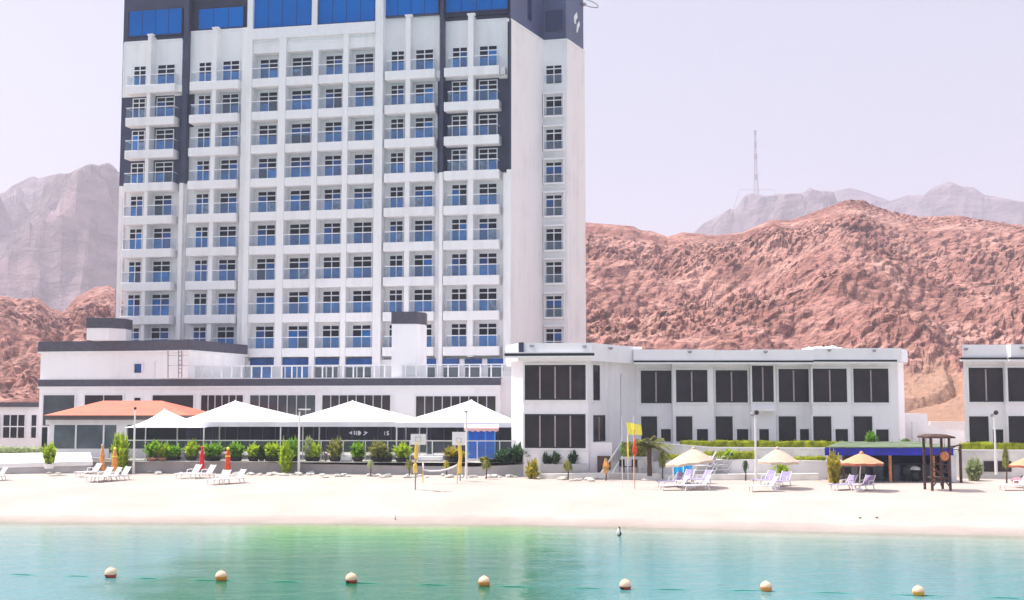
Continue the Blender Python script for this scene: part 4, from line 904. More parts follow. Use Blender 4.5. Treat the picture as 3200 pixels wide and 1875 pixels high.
deck = MB().box(ID, xlr-.6, xr, Yb+.1, Yb+6, 1.1, 1.42, mat('deck', (.22, .2, .2), .8)); deck.build('floor', bar)
k_ = thing('barrel_table', 'dark barrel with domed tan top inside the blue bar', 'barrel', at(2861, 1508, Yb+.6))
p = k_.location; b_ = MB(); b_.lathe(p, [(.22, 0), (.3, .35), (.27, .8)], black, 12); b_.build('barrel', k_, True); b_ = MB(); b_.ball(p+Vector((0, 0, .82)), .36, stone, 12, .75, 0, 1); b_.build('top', k_, True)
for i, (px, lab) in enumerate(((2648, 'black cafe chair at the left end of the blue bar'), (2728, 'black cafe chair in front of the grey bar counter'), (2690, 'black cafe chair behind the peach parasol pole'), (2830, 'black cafe chair left of the tan topped barrel'), (2612, 'black cafe chair beside the gold bar post'))):
    p = at(px, 1260, Yb+.9); dup(c_, (p.x, p.y, 1.42), .9*i, lab, 'cafe chairs at the blue bar')
# ---- wooden lookout frame
p = onsand(2942, 1534); lk2 = thing('wooden_shelter', 'dark wooden post shelter standing in the sand before the blue bar', 'shelter', p)
k = p.y/F; w2 = 28*k; zt_ = p.z+(1534-1372)*k
for sx in (-w2, w2):
    for sy in (0, 1.3):
        MB().tube([p+Vector((sx, sy, -.1)), Vector((p.x+sx, p.y+sy, zt_))], .085, brownw, 8).build('post', lk2)
g = MB(); g.box(ID, p.x-w2-.3, p.x+w2+.3, p.y-.25, p.y+1.55, zt_+.0, zt_+.1, brownw)
g.slab([(p.x-w2-.25, p.y-.2, zt_+.101), (p.x+w2+.25, p.y-.2, zt_+.101), (p.x+.4, p.y-.0, zt_+.22), (p.x-.4, p.y-.0, zt_+.22)], Vector((0, 1.6, 0)), brownw); g.build('roof', lk2)
g = MB()
for z_ in (.75, 1.15, 1.6, 2.1): g.tube([p+Vector((-w2, 0, z_)), p+Vector((w2, 0, z_-.05))], .04, brownw, 6)
g.tube([p+Vector((-w2, 0, .2)), p+Vector((w2, 0, 1.6))], .04, brownw, 6); g.tube([p+Vector((w2, 0, .2)), p+Vector((-w2, 0, 1.6))], .04, brownw, 6); g.tube([p+Vector((0, 0, .3)), p+Vector((0, 0, 2.1))], .05, brownw, 6); g.build('braces', lk2)
g = MB(); g.box(ID, p.x-w2+.1, p.x+w2-.1, p.y+.2, p.y+1.1, p.z+.72, p.z+.8, brownw); g.build('seat', lk2)
b_ = MB(); b_.origin = tuple(p+Vector((.22, -.1, 2.1))); b_.ball(p+Vector((.22, -.1, 2.05)), .26, orwood, 12, 1.1); b_.tube([p+Vector((.22, -.1, 2.3)), Vector((p.x+.22, p.y-.1, zt_))], .015, brownw, 5); o = b_.build('hanging_basket', None, True); tag(o, 'rust brown basket hanging inside the wooden shelter', 'basket')
# ================================================================ PARASOLS
def parasol(label, px0, px1, pxa, ya, yr, foot, mt, under=None, tilt=0, group='open beach parasols'):
    p = onsand(*foot); Y = p.y; k = Y/F; R_ = (px1-px0)/2*k; cx = (px0+px1)/2; t = thing('beach_parasol', label, 'parasol', p, group)
    ze = at(cx, yr, Y).z; za_ = at(pxa, ya, Y).z; c = Vector(((cx-1600)*k, Y, 0)); ax = (pxa-1600)*k
    mb = MB(); n = 8; P = [Vector((ax, Y, za_))]
    for j, s in enumerate((.33, .66, 1)):
        for i in range(n*2):
            a = math.pi*i/n+.2; rr = R_*s*(1 if i % 2 == 0 else .965); dz = tilt*math.cos(a)*s
            hh = za_+(ze-za_)*(s**1.15)+(0 if i % 2 == 0 else .04*s)
            x = ax+(c.x-ax)*s+rr*math.cos(a); P.append(Vector((x, Y+rr*math.sin(a), hh+dz)))
    m_ = n*2; fs = [(0, 1+i, 1+(i+1) % m_) for i in range(m_)]
    for j in range(2):
        for i in range(m_): fs.append((1+j*m_+i, 1+(j+1)*m_+i, 1+(j+1)*m_+(i+1) % m_, 1+j*m_+(i+1) % m_))
    mb.poly(P, fs, mt); o = mb.build('canopy', t); so_ = o.modifiers.new('solid', 'SOLIDIFY'); so_.thickness = .015
    v = MB(); vz = [P[1+2*m_+i] for i in range(m_)]
    for i in range(m_): a, b = vz[i], vz[(i+1) % m_]; v.slab([a, b, b-Vector((0, 0, .14)), a-Vector((0, 0, .14))], (Vector((c.x, Y, 0))-Vector((a.x, a.y, 0))).normalized()*.01, under or mt)
    v.build('valance', t)
    MB().tube([(p.x, Y, p.z-.1), (ax, Y, za_+.08)], .035, polem, 8).build('pole', t)
    r_ = MB()
    for i in range(0, m_, 2): r_.tube([Vector((ax, Y, za_-.35)), P[1+m_+i]-Vector((0, 0, .03))], .012, polem, 4)
    r_.build('ribs', t); MB().lathe((ax, Y, za_-.01), [(.13, -.03), (.12, .05), (.02, .12)], mt, 8).build('cap', t)
    MB().lathe(p-Vector((0, 0, .02)), [(.3, 0), (.3, .1), (.08, .16)], wplas, 12).build('base', t)
parasol('cream parasol left of the others, above the cyan cloth', 2074, 2226, 2163, 1401, 1444, (2160, 1523), cream, None, .18)
parasol('cream parasol with small top cap left of the blue bar', 2362, 2490, 2423, 1401, 1443, (2423, 1526), cream)
parasol('peach parasol in front of the blue bar', 2618, 2752, 2684, 1415, 1447, (2684, 1534), peach, rust)
parasol('peach parasol cut off by the right edge', 3143, 3275, 3207, 1424, 1454, (3207, 1520), peach, rust)
# ---- folded parasols
def folded(label, px, yt, foot, mt, mt2, wpx, knob=None):
    p = onsand(*foot); k = p.y/F; t = thing('folded_parasol', label, 'parasol', p, 'folded beach parasols'); r_ = wpx*k/2; zt_ = p.z+(foot[1]-yt)*k; h = zt_-p.z
    z0 = p.z+.35
    mb = MB(); mb.lathe((p.x, p.y, z0), [(r_*.9, 0), (r_*1.05, .1), (r_*.8, h*.35), (r_*.95, h*.5), (r_*.6, h*.62), (.05, h-.4)], mt, 12, wob=.14); mb.build('canopy', t, True)
    MB().tube([(p.x, p.y, p.z-.1), (p.x, p.y, zt_+.05)], .03, polem, 6).build('pole', t)
    MB().lathe((p.x, p.y, z0+h*.5), [(r_*.98, 0), (r_*.98, .08)], mt2, 12).build('strap', t)
    MB().ball((p.x, p.y, zt_-.02), .11, mt2, 8).build('finial', t)
folded('folded deep red parasol by the left white loungers', 630, 1400, (630, 1485), redf, redf, 15)
folded('folded orange red parasol with yellow top tilting by white loungers', 711, 1402, (711, 1486), redo, yflag, 16)
folded('folded orange parasol with yellow knob before the tall lime shrub', 355, 1402, (357, 1487), orf, yflag, 18)
folded('short folded tan and orange parasol by the white garden wall', 320, 1392, (318, 1486), orf, cream, 15)
# ================================================================ LOUNGERS
def make_lounger(name, mt, label):
    o = thing(name, label, 'lounger', (0, 0, 0))
    MB().box(ID, -1.15, .2, -.3, .3, .30, .35, mt).build('seat', o, bevel=.02)
    c, s = math.cos(1.0), math.sin(1.0)
    mb = MB(); mb.slab([(.2, -.3, .34), (.2+.62*c, -.3, .34+.62*s), (.2+.62*c, .3, .34+.62*s), (.2, .3, .34)], Vector((.05*s, 0, -.05*c)), mt); mb.build('backrest', o, bevel=.02)
    mb = MB()
    for y in (-.32, .32): mb.tube([(-1.2, y, .31), (.5, y, .31)], .03, wplas, 6); mb.tube([(.2, y, .33), (.2+.66*c, y, .33+.66*s)], .03, wplas, 6)
    mb.build('frame', o)
    for x in (-1.0, .35):
        for y in (-.28, .28): MB().tube([(x, y, .3), (x+(.12 if x > 0 else -.08), y, 0)], .035, wplas, 6).build('leg', o)
    for y in (-.33, .33): MB().tube([(-.2, y, .33), (-.15, y, .55), (.25, y, .57)], .03, wplas, 6).build('armrest', o)
    return o
lw = make_lounger('sun_lounger', wplas, 'white lounger cut off by the left edge')
ll = make_lounger('sun_lounger', lav, 'lavender lounger left of the first cream parasol pole')
def put(o, px, py, rz, label, group, first=False):
    p = onsand(px, py)
    if first: o.location = p; o.rotation_euler = (0, 0, rz); o['group'] = group; return o
    return dup(o, p, rz, label, group)
G1 = 'white loungers on the left beach'; G2 = 'lavender loungers under the parasols'
put(lw, -8, 1502, .8, '', G1, True)
for px, py, rz, lab in ((288, 1488, 0.85, 'white lounger left of the cluster by the lime shrub'), (322, 1502, 0.9, 'white lounger in front of the folded tan parasol'), (350, 1503, 0.7, 'white lounger in the middle of the cluster by the lime shrub'), (378, 1500, 0.85, 'white lounger on the right of the cluster by the lime shrub'), (600, 1493, 0.85, 'white lounger left of the deep red folded parasol'), (645, 1494, 0.8, 'white lounger between the two folded red parasols'), (692, 1512, 1.1, 'white lounger just below the orange red folded parasol'), (738, 1510, 0.75, 'white lounger right of the orange red folded parasol')):
    put(lw, px, py, rz, lab, G1)
put(ll, 2108, 1520, .55, '', G2, True)
for px, py, rz, lab in ((2146, 1510, .9, 'lavender lounger behind the first cream parasol pole'), (2196, 1512, .5, 'lavender lounger right of the first cream parasol pole'), (2398, 1514, .7, 'lavender lounger left of the second cream parasol pole'), (2448, 1518, .9, 'lavender lounger right of the second cream parasol pole'), (2648, 1530, .5, 'lavender lounger left of the peach parasol pole'), (2706, 1531, .7, 'lavender lounger right of the peach parasol pole')):
    put(ll, px, py, rz, lab, G2)
for px, py, rz, lab in ((2122, 1532, .1, 'white lounger in front of the first cream parasol'), (2190, 1532, .2, 'white lounger on the seaward right of the first cream parasol'), (2400, 1535, .1, 'white lounger in front of the second cream parasol'), (3185, 1532, .1, 'white lounger with pink towel at the right edge')):
    put(lw, px, py, rz, lab, 'white loungers before the parasols')
p = onsand(3178, 1524); mb = MB(); mb.origin = tuple(p+Vector((0, 0, .4))); mb.ball(p+Vector((.1, 0, .45)), .45, pinkt, 12, .4); mb.ball(p+Vector((.5, 0, .6)), .28, black, 10, .6); o = mb.build('beach_towel', None, True); tag(o, 'crumpled pink and black towel on the lounger at the right edge', 'towel')
# stack of loungers
for s_, (px, py) in enumerate(((2215, 1500), (2262, 1498))):
    p = onsand(px, py)
    for k in range(4): dup(lw, p+Vector((0, .3, k*.33)), .15+.1*k*(-1)**k+s_*.2, ['bottom', 'second', 'third', 'topmost'][k]+' white lounger of the '+['left', 'right'][s_]+' stack behind the first parasol', 'stacked white loungers')
# small tables
for i, (px, py, lab) in enumerate(((2425, 1531, 'small white beach table at the second cream parasol'), (2163, 1530, 'small white beach table at the first cream parasol'), (2678, 1538, 'small white beach table at the peach parasol'))):
    p = onsand(px, py); t = thing('beach_table', lab, 'table', p, 'small beach tables')
    MB().lathe(p, [(.28, .42), (.28, .46)], wplas, 14).build('tabletop', t)
    for a in (0, 2.1, 4.2): MB().tube([p+Vector((.2*math.cos(a), .2*math.sin(a), 0)), p+Vector((.15*math.cos(a), .15*math.sin(a), .42))], .02, wplas, 5).build('leg', t)
# cyan cloth screen
p = at(2105, 1484, 82.0-2); a = at(2103, 1448, 80); b = at(2167, 1484, 80)
t = thing('cyan_windbreak', 'bright cyan cloth screen under the first cream parasol', 'windbreak', (a.x, 80, sand_z(a.x, 80)))
g = MB(); n = 16; P = []
for i in range(n+1):
    x = a.x+(b.x-a.x)*i/n; y = 80+.07*math.sin(i*1.3); P += [(x, y, b.z), (x, y, a.z)]
g.poly(P, [(2*i, 2*i+2, 2*i+3, 2*i+1) for i in range(n)], cyan); o = g.build('cloth', t); o.modifiers.new('s', 'SOLIDIFY').thickness = .02
for fr_ in (0, .5, 1): x = a.x+(b.x-a.x)*fr_; MB().tube([(x, 79.9, sand_z(x, 80)-.05), (x, 79.9, a.z+.05)], .04, polem, 6).build('pole', t)
# ================================================================ LAMP POSTS
def lamp(label, px, yt, foot, kind, z0=None, Y=None):
    p = onsand(px, foot) if Y is None else Vector((at(px, foot, Y).x, Y, at(px, foot, Y).z)); k = p.y/F; zt_ = p.z+(foot-yt)*k
    t = thing('lamp_post', label, 'lamp post', p, 'white lamp posts along the beach')
    MB().tube([(p.x, p.y, p.z-.1), (p.x, p.y, p.z+.8)], .10, polem, 10).build('base', t); MB().tube([(p.x, p.y, p.z+.8), (p.x, p.y, zt_)], .075, polem, 10, .055).build('pole', t)
    if kind == 'flat': MB().box(ID, p.x-.05, p.x+.75, p.y-.15, p.y+.15, zt_+.02, zt_+.12, polem).build('lamp_head', t); MB().box(ID, p.x-.15, p.x+.05, p.y-.1, p.y+.1, zt_-.08, zt_+.015, black).build('bracket', t)
    if kind == 'ball': MB().ball((p.x, p.y, zt_+.1), .11, black, 10).build('lamp_head', t)
    if kind == 'curve': g = MB(); g.tube([(p.x, p.y, zt_), (p.x+.1, p.y, zt_+.12), (p.x+.5, p.y, zt_+.16)], .035, metal, 6); g.box(ID, p.x-.12, p.x+.08, p.y-.1, p.y+.1, zt_-.02, zt_+.12, metal); g.build('lamp_head', t)
    if kind == 'flood':
        g = MB(); g.ball((p.x+.08, p.y-.1, zt_+.05), .17, black, 8); g.ball((p.x-.2, p.y-.1, zt_-.12), .12, metal, 8); g.tube([(p.x-.3, p.y, zt_+.05), (p.x+.15, p.y, zt_+.0)], .04, polem, 6); g.build('lamp_head', t)
lamp('white lamp post with small dark ball top beside the sail tent', 417, 1283, 1480, 'ball')
lamp('white lamp post with flat lamp head between the left and middle tents', 933, 1285, 1481, 'flat')
lamp('white lamp post with thin curved head left of the blue booth', 1457, 1291, 1496, 'curve')
lamp('white lamp post with floodlight before the long villa', 2363, 1294, 1500, 'flood')
lamp('white lamp post with floodlight before the right villa', 3113, 1294, 1478, 'flood', Y=82.5)
# ================================================================ BLUE BOOTH
a = at(1461, 1420, 87.6); b = at(1548, 1340, 87.6)
bt = thing('blue_booth', 'bright blue booth with pink scalloped awning under the right tent', 'booth', (a.x, 87.6, 2.4))
MB().box(ID, a.x, b.x, 87.6, 89.6, 2.41, b.z, bluec).build('body', bt)
g = MB(); 
for fr_ in (.0, .62, .95): x = a.x+(b.x-a.x)*fr_; g.box(ID, x, x+.1, 87.55, 87.598, 2.42, b.z-.02, mat('booth_trim', (.1, .4, .9), .4) if fr_ == .0 else MATS['booth_trim'])
g.build('trim', bt)
g = MB(); P = []; n = 12; z1 = at(1500, 1325, 87.4).z
for i in range(n+1): x = a.x-.25+(b.x-a.x+.5)*i/n; P += [(x, 87.7, z1), (x, 87.2, b.z+.05), (x, 87.18, b.z-.12-.1*abs(math.sin(i*1.57)))]
for i in range(n): g.poly([P[3*i], P[3*i+3], P[3*i+4], P[3*i+1]], [(0, 1, 2, 3)], pinkst); g.poly([P[3*i+1], P[3*i+4], P[3*i+5], P[3*i+2]], [(0, 1, 2, 3)], pinkst)
g.build('awning', bt)
MB().box(ID, a.x-.1, b.x+.1, 87.3, 87.59, 2.4, 2.56, trim).build('counter', bt)
# white sofas, cart behind the fence
for (x0, x1, y0, lab) in ((1066, 1102, 1420, 'white outdoor sofa behind the fence under the middle tent'), (1305, 1385, 1421, 'white outdoor sofa behind the fence between the basketball boards')):
    a = at(x0, y0, 86.9); b = at(x1, y0, 86.9); t = thing('outdoor_sofa', lab, 'sofa', (a.x, 86.9, 2.4), 'white outdoor sofas')
    MB().box(ID, a.x, b.x, 86.5, 87.1, 2.45, 2.75, wplas).build('seat', t, bevel=.04); MB().box(ID, a.x, b.x, 87.0, 87.2, 2.76, max(a.z, 2.85), wplas).build('backrest', t, bevel=.04); MB().box(ID, a.x+.05, b.x-.05, 86.55, 87.05, 2.4, 2.449, black).build('base', t)
# ================================================================ BASKETBALL
def hoop(label, px, bx0, bx1, by0, by1, foot, dx):
    p = onsand(px, foot); k = p.y/F; t = thing('basketball_hoop', label, 'basketball hoop', p, 'yellow basketball hoops'); z = lambda y: p.z+(foot-y)*k; X = lambda x: p.x+(x-px)*k
    MB().tube([(p.x, p.y, p.z-.1), (p.x, p.y, z(1480))], .045, metal, 8).build('post', t)
    MB().tube([(p.x, p.y, z(1480)), (p.x-.03, p.y, z(1455)), (p.x+.02, p.y, z(1430)), (X(px+dx), p.y, z(by1))], .13, yellow, 8, .12).build('padding', t)
    MB().box(ID, X(bx0), X(bx1), p.y-.12, p.y-.07, z(by1), z(by0), wplas).build('backboard', t)
    g = MB(); m0, m1 = X(bx0)+(X(bx1)-X(bx0))*.3, X(bx0)+(X(bx1)-X(bx0))*.7; zz0, zz1 = z(by1)+.15, z(by1)+.48
    for q_ in ((m0, m1, zz1-.04, zz1), (m0, m1, zz0, zz0+.04), (m0, m0+.04, zz0, zz1), (m1-.04, m1, zz0, zz1)): g.box(ID, q_[0], q_[1], p.y-.135, p.y-.122, q_[2], q_[3], valm)
    g.build('target_square', t)
    c = Vector(((X(bx0)+X(bx1))/2, p.y-.36, z(by1)+.16)); g = MB(); g.tube([c+Vector((.21*math.cos(a_), .21*math.sin(a_), 0)) for a_ in [2*math.pi*i/14 for i in range(15)]], .018, yellow, 5); g.build('rim', t)
hoop('yellow padded basketball hoop standing furthest forward on the sand', 1298, 1283, 1330, 1359, 1392, 1530, 4)
hoop('yellow padded basketball hoop just left of the curved lamp post', 1438, 1413, 1454, 1352, 1393, 1503, -2)
# net tape
t = thing('net_tape', 'white drooping net tape strung between the basketball hoops', 'net', at(1375, 1490, 79)); g = MB()
pts = [at(x, y, 79) for x, y in ((1322, 1448), (1323, 1468), (1345, 1472), (1375, 1471), (1400, 1466), (1415, 1460), (1428, 1453))]
g.tube(pts, .06, polem, 6); g.build('tape', t, True)
for q_ in (at(1322, 1448, 79), at(1429, 1450, 79)): MB().tube([(q_.x, 79.02, sand_z(q_.x, 79)-.05), (q_.x, 79.02, q_.z+.05)], .035, yellow, 6).build('post', t)
# ================================================================ BEACH FLAGS
def flag(label, px, yt, foot, mt, y0, y1, w_, openf=False):
    p = onsand(px, foot); k = p.y/F; t = thing('beach_flag', label, 'flag', p, 'beach flags beside the palm'); z = lambda y: p.z+(foot-y)*k
    MB().tube([(p.x, p.y, p.z-.1), (p.x, p.y, z(yt))], .022, polem if mt != redo else orwood, 6).build('pole', t)
    g = MB()
    if openf:
        n = 8; P = []
        for i in range(n+1): P += [(p.x-.45+.95*i/n, p.y+.1*math.sin(i), z(y0)-.06*i/n*3), (p.x-.35+.9*i/n, p.y+.1*math.sin(i+.5), z(y1)-.05*i/n)]
        g.poly(P, [(2*i, 2*i+2, 2*i+3, 2*i+1) for i in range(n)], mt); o = g.build('cloth', t); o.modifiers.new('s', 'SOLIDIFY').thickness = .02
    else:
        g.lathe((p.x, p.y, z(y1)), [(.04, 0), (w_, (z(y0)-z(y1))*.3), (w_*.7, (z(y0)-z(y1))*.6), (.03, z(y0)-z(y1))], mt, 10, wob=.2); g.build('cloth', t, True)
flag('furled green beach flag on a thin pole', 1945, 1305, 1527, lf_g, 1382, 1425, .11)
flag('furled yellow beach flag on a thin pole', 1963, 1350, 1522, yflag, 1365, 1432, .06)
flag('furled orange beach flag below the open yellow one', 1984, 1345, 1528, redo, 1375, 1428, .14)
flag('open bright yellow beach flag at the top of a pole', 1981, 1303, 1520, yflag, 1322, 1360, .3, True)
# ================================================================ PLANTS
def blade_shrub(label, px, yt, yb, wpx, mt, Y=None, n=90, pot=None, group='shrubs in the beach planter', zb=None, name='leafy_shrub', pale=None):
    if Y is None: p = onsand(px, yb)
    else: p = at(px, yb, Y)
    if zb is not None: p.z = zb
    k = p.y/F; zt_ = at(px, yt, p.y).z; h = zt_-p.z; R_ = wpx*k/2
    t = thing(name, label, 'shrub', p, group); mb = MB(); b0 = .0
    if pot:
        MB().lathe(p, [(R_*.55, 0), (R_*.75, .3), (R_*.7, .32)], pot, 12).build('pot', t); b0 = .26
    P = []; fs = []
    for i in range(n):
        a = random.uniform(0, 6.283); ro = random.random()**.75; L_ = (h-b0)*random.uniform(.5, 1.08)*(1-.45*ro*ro)
        base = p+Vector((random.uniform(-.5, .5)*R_, random.uniform(-.5, .5)*R_, b0+random.uniform(0, .4)*h)); outv = Vector((math.cos(a), math.sin(a), 0)); wd = random.uniform(.05, .12)*(.6+h*.35)
        sd_ = outv.cross(Vector((0, 0, 1)))
        if random.random() < .5: sd_ = (sd_+outv*.7).normalized()
        pts = []
        for s in (0, .35, .7, 1): pts.append(base+outv*R_*ro*(s**1.3)*1.2+Vector((0, 0, L_*(s-.28*ro*s*s*s*1.6))))
        q0 = len(P); P += [pts[0]-sd_*wd*.3, pts[0]+sd_*wd*.3, pts[1]+sd_*wd, pts[1]-sd_*wd, pts[2]+sd_*wd*.9, pts[2]-sd_*wd*.9, pts[3]]
        fs += [(q0, q0+1, q0+2, q0+3), (q0+3, q0+2, q0+4, q0+5), (q0+5, q0+4, q0+6)]
    mb.poly(P, fs, mt); mb.build('foliage', t)
    if h > .6: MB().tube([p, p+Vector((.02, 0, h*.5))], .05, trunkm, 6, .03).build('stem', t)
    return t
PW = lambda px: lerp([(285, 87.2), (640, 86.9), (980, 86.5), (1300, 85.7), (1640, 85)], px)
struct(MB().box(ID, at(300, 1260, 87.3).x, at(1630, 1260, 85.3).x, 87.05, 87.35, 1.4, 2.399, mat('soil', (.16, .11, .08), .95, var=.2)), 'planter_soil')
items = [(480, 1386, 38, lf_g, 'green shrub left of the clay pots in the planter'), (513, 1398, 40, lf_y, 'low green shrub above the clay pots'), (541, 1388, 42, lf_g, 'round bright green shrub right of the clay pots'),
 (598, 1394, 34, lf_y, 'lime shrub just left of the deep red folded parasol'), (664, 1387, 44, lf_g, 'green shrub between the two red folded parasols'), (737, 1388, 46, lf_g, 'green shrub right of the orange red folded parasol'),
 (792, 1386, 34, lf_y, 'spiky lime shrub in the middle left of the planter'), (820, 1402, 24, lf_d, 'small grey green shrub in the planter'), (852, 1382, 46, lf_y, 'yellow topped shrub left of the tall beach shrub'),
 (916, 1384, 34, lf_g, 'green shrub directly left of the flat headed lamp post'), (966, 1385, 30, lf_pale, 'pale shrub directly right of the flat headed lamp post'), (985, 1396, 28, lf_y, 'small lime shrub right of the pale one'), (1047, 1386, 32, lf_o, 'dark based olive shrub beside the forked sapling'),
 (1118, 1385, 34, lf_g, 'green shrub with pale top under the middle tent'), (1182, 1394, 52, lf_o, 'wide olive shrub under the middle tent'), (1212, 1410, 34, lf_pale, 'low pale shrub right of the wide olive one'), (1257, 1387, 44, lf_y, 'yellow topped shrub left of the forward basketball hoop'), (1412, 1404, 48, lf_yy, 'yellow shrub left of the rear basketball hoop'),
 (1443, 1414, 34, lf_yy, 'yellow shrub at the foot of the rear basketball hoop'), (1512, 1436, 26, lf_o, 'small olive shrub below the blue booth'), (1545, 1430, 36, lf_d, 'dark green shrub right of the small olive one'), (1584, 1408, 62, lf_d, 'big dark green shrub left part of the end clump'), (1625, 1404, 60, lf_d, 'big dark green shrub right part of the end clump')]
for (px, yt, w_, mt, lab) in items:
    Y = PW(px)+.25; zb_ = 2.4 if px < 1490 else 2.45
    blade_shrub(lab, px, yt-random.uniform(-10, 12), 1445, w_*random.uniform(1.1, 1.75), mt, Y=Y, n=int(w_*5), pot=potm if px < 1490 and w_ > 26 else None, zb=2.38)
for (px, yt, w_, mt, lab) in ((1706, 1418, 26, lf_d, 'small dark shrub at the left end of the short planter wall'), (1716, 1425, 24, lf_d, 'low dark shrub beside the short planter wall end'), (1738, 1414, 34, lf_d, 'dark shrub left under the big brown window'), (1790, 1412, 36, lf_d, 'dark shrub right under the big brown window')):
    blade_shrub(lab, px, yt, 1452, w_, mt, Y=84.3 if px < 1720 else 84.0, n=70, zb=at(px, 1452, 84).z, group='dark shrubs under the corner villa window')
blade_shrub('tall lime shrub on the sand behind the orange folded parasol', 374, 1368, 1480, 56, lf_y, n=260, group=None)
blade_shrub('tall green shrub on the sand left of the flat headed lamp post', 893, 1392, 1482, 44, lf_y, n=240, group=None)
blade_shrub('lime shrub in a white pot by the white garden wall', 153, 1394, 1464, 46, lf_y, n=200, pot=wplas, group=None, Y=85)
blade_shrub('bright yellow green shrub at the right end of the grey wall', 1664, 1442, 1496, 44, lf_yy, n=150, group=None)
blade_shrub('pale variegated bush at the wall left of the right parasol', 3046, 1434, 1503, 52, lf_pale, n=260, group=None)
blade_shrub('yellow palm shrub behind the gold post of the blue bar', 2608, 1420, 1512, 44, lf_yy, n=160, group=None)
blade_shrub('green shrub under the second cream parasol', 2440, 1446, 1500, 44, lf_y, n=120, group=None)
blade_shrub('leafy shrub on the right rear edge of the bar roof', 2722, 1352, 1390, 44, lf_g, n=120, group=None, Y=85.6)
blade_shrub('leafy lime plant rising from the lower hedge', 2278, 1402, 1436, 50, lf_y, n=120, group=None, Y=83.2)
blade_shrub('green tuft behind the low white link walls', 2830, 1372, 1392, 50, lf_g, n=90, group=None, Y=88)
# pots & shade covers
for (px, lab) in ((478, 'left clay bowl in the planter'), (508, 'right clay bowl in the planter')):
    p = at(px, 1436, 86.95); mb = MB(); mb.origin = (p.x, 86.9, 2.42); mb.lathe((p.x, 86.9, 2.42), [(.2, 0), (.42, .22), (.38, .24)], clay, 14); tag(mb.build('clay_bowl'), lab, 'pot', 'clay bowls in the planter')
# saplings with thin trunks
def sapling(label, px, yt, yb, mt, fork=False, droop=True, n=40, name='young_tree', w_=26):
    p = onsand(px, yb); k = p.y/F; t = thing(name, label, 'tree', p, 'young trees along the beach wall'); h = (yb-yt)*k
    g = MB(); g.tube([p-Vector((0, 0, .05)), p+Vector((.03, 0, h*.5)), p+Vector((0, 0, h*.72))], .055, trunkm, 6, .03)
    if fork:
        g.tube([p+Vector((0, 0, h*.65)), p+Vector((-.4, 0, h))], .035, trunkm, 5, .015); g.tube([p+Vector((0, 0, h*.65)), p+Vector((.4, 0, h*.95))], .035, trunkm, 5, .015)
    g.build('trunk', t)
    P = []; fs = []; R_ = w_*k/2
    for i in range(n):
        a = random.uniform(0, 6.28); o_ = Vector((math.cos(a), math.sin(a), 0)); b = p+Vector((0, 0, h*random.uniform(.6, .78))); sd_ = o_.cross(Vector((0, 0, 1)))*.05; r_ = R_*random.uniform(.5, 1)
        pts = [b, b+o_*r_*.5+Vector((0, 0, h*.22)), b+o_*r_*.9+Vector((0, 0, h*(.15 if not droop else .0))), b+o_*r_*1.1+Vector((0, 0, h*(.1 if not droop else -.25)))]
        q0 = len(P); P += [pts[0]-sd_*.3, pts[0]+sd_*.3, pts[1]+sd_, pts[1]-sd_, pts[2]+sd_, pts[2]-sd_, pts[3]]; fs += [(q0, q0+1, q0+2, q0+3), (q0+3, q0+2, q0+4, q0+5), (q0+5, q0+4, q0+6)]
    g = MB(); g.poly(P, fs, mt); g.build('crown', t)
sapling('bare sapling with dark trunk below the wide olive shrub', 1158, 1438, 1489, lf_pale, n=14)
sapling('young tree with dark trunk left of the forward basketball hoop', 1278, 1436, 1490, lf_o, n=20)
sapling('thin sapling under the drooping net tape', 1395, 1440, 1491, lf_yy, n=20)
sapling('small drooping olive tree below the blue booth', 1519, 1436, 1497, lf_o, w_=34)
sapling('small drooping palm below the big brown window', 1775, 1440, 1500, lf_o, w_=34, n=50)
sapling('sapling with tan wrapped top beside the beach steps', 1894, 1432, 1502, lf_pale, w_=22)
sapling('slim bent sapling between the two cream parasols', 2330, 1440, 1502, lf_d, n=16)
sapling('thin sapling left of the first cream parasol', 2070, 1410, 1502, lf_o, n=40)
sapling('slim tree with narrow crown left of the right edge parasol', 3146, 1400, 1510, lf_o, w_=24, n=60)
# wrapped burlap on sapling
p = onsand(1894, 1502); mb = MB(); mb.origin = tuple(p); k = p.y/F; mb.lathe(p+Vector((0, 0, 22*k)), [(.1, 0), (.16, .3), (.22, .5), (.14, .8), (.05, 1.0)], orf, 10, wob=.1); tag(mb.build('plant_wrap'), 'tan and orange cloth wrapped around the sapling by the steps', 'wrap')
# forked sapling in the planter
t = sapling
p = at(1018, 1446, 86.4); tr = thing('young_tree', 'bare forked sapling in the planter', 'tree', p); g = MB(); g.tube([p, p+Vector((0, 0, .6))], .06, trunkm, 6); g.tube([p+Vector((0, 0, .55)), p+Vector((-.35, 0, 1.0))], .04, trunkm, 5); g.tube([p+Vector((0, 0, .55)), p+Vector((.45, 0, 1.0))], .04, trunkm, 5); g.build('trunk', tr)
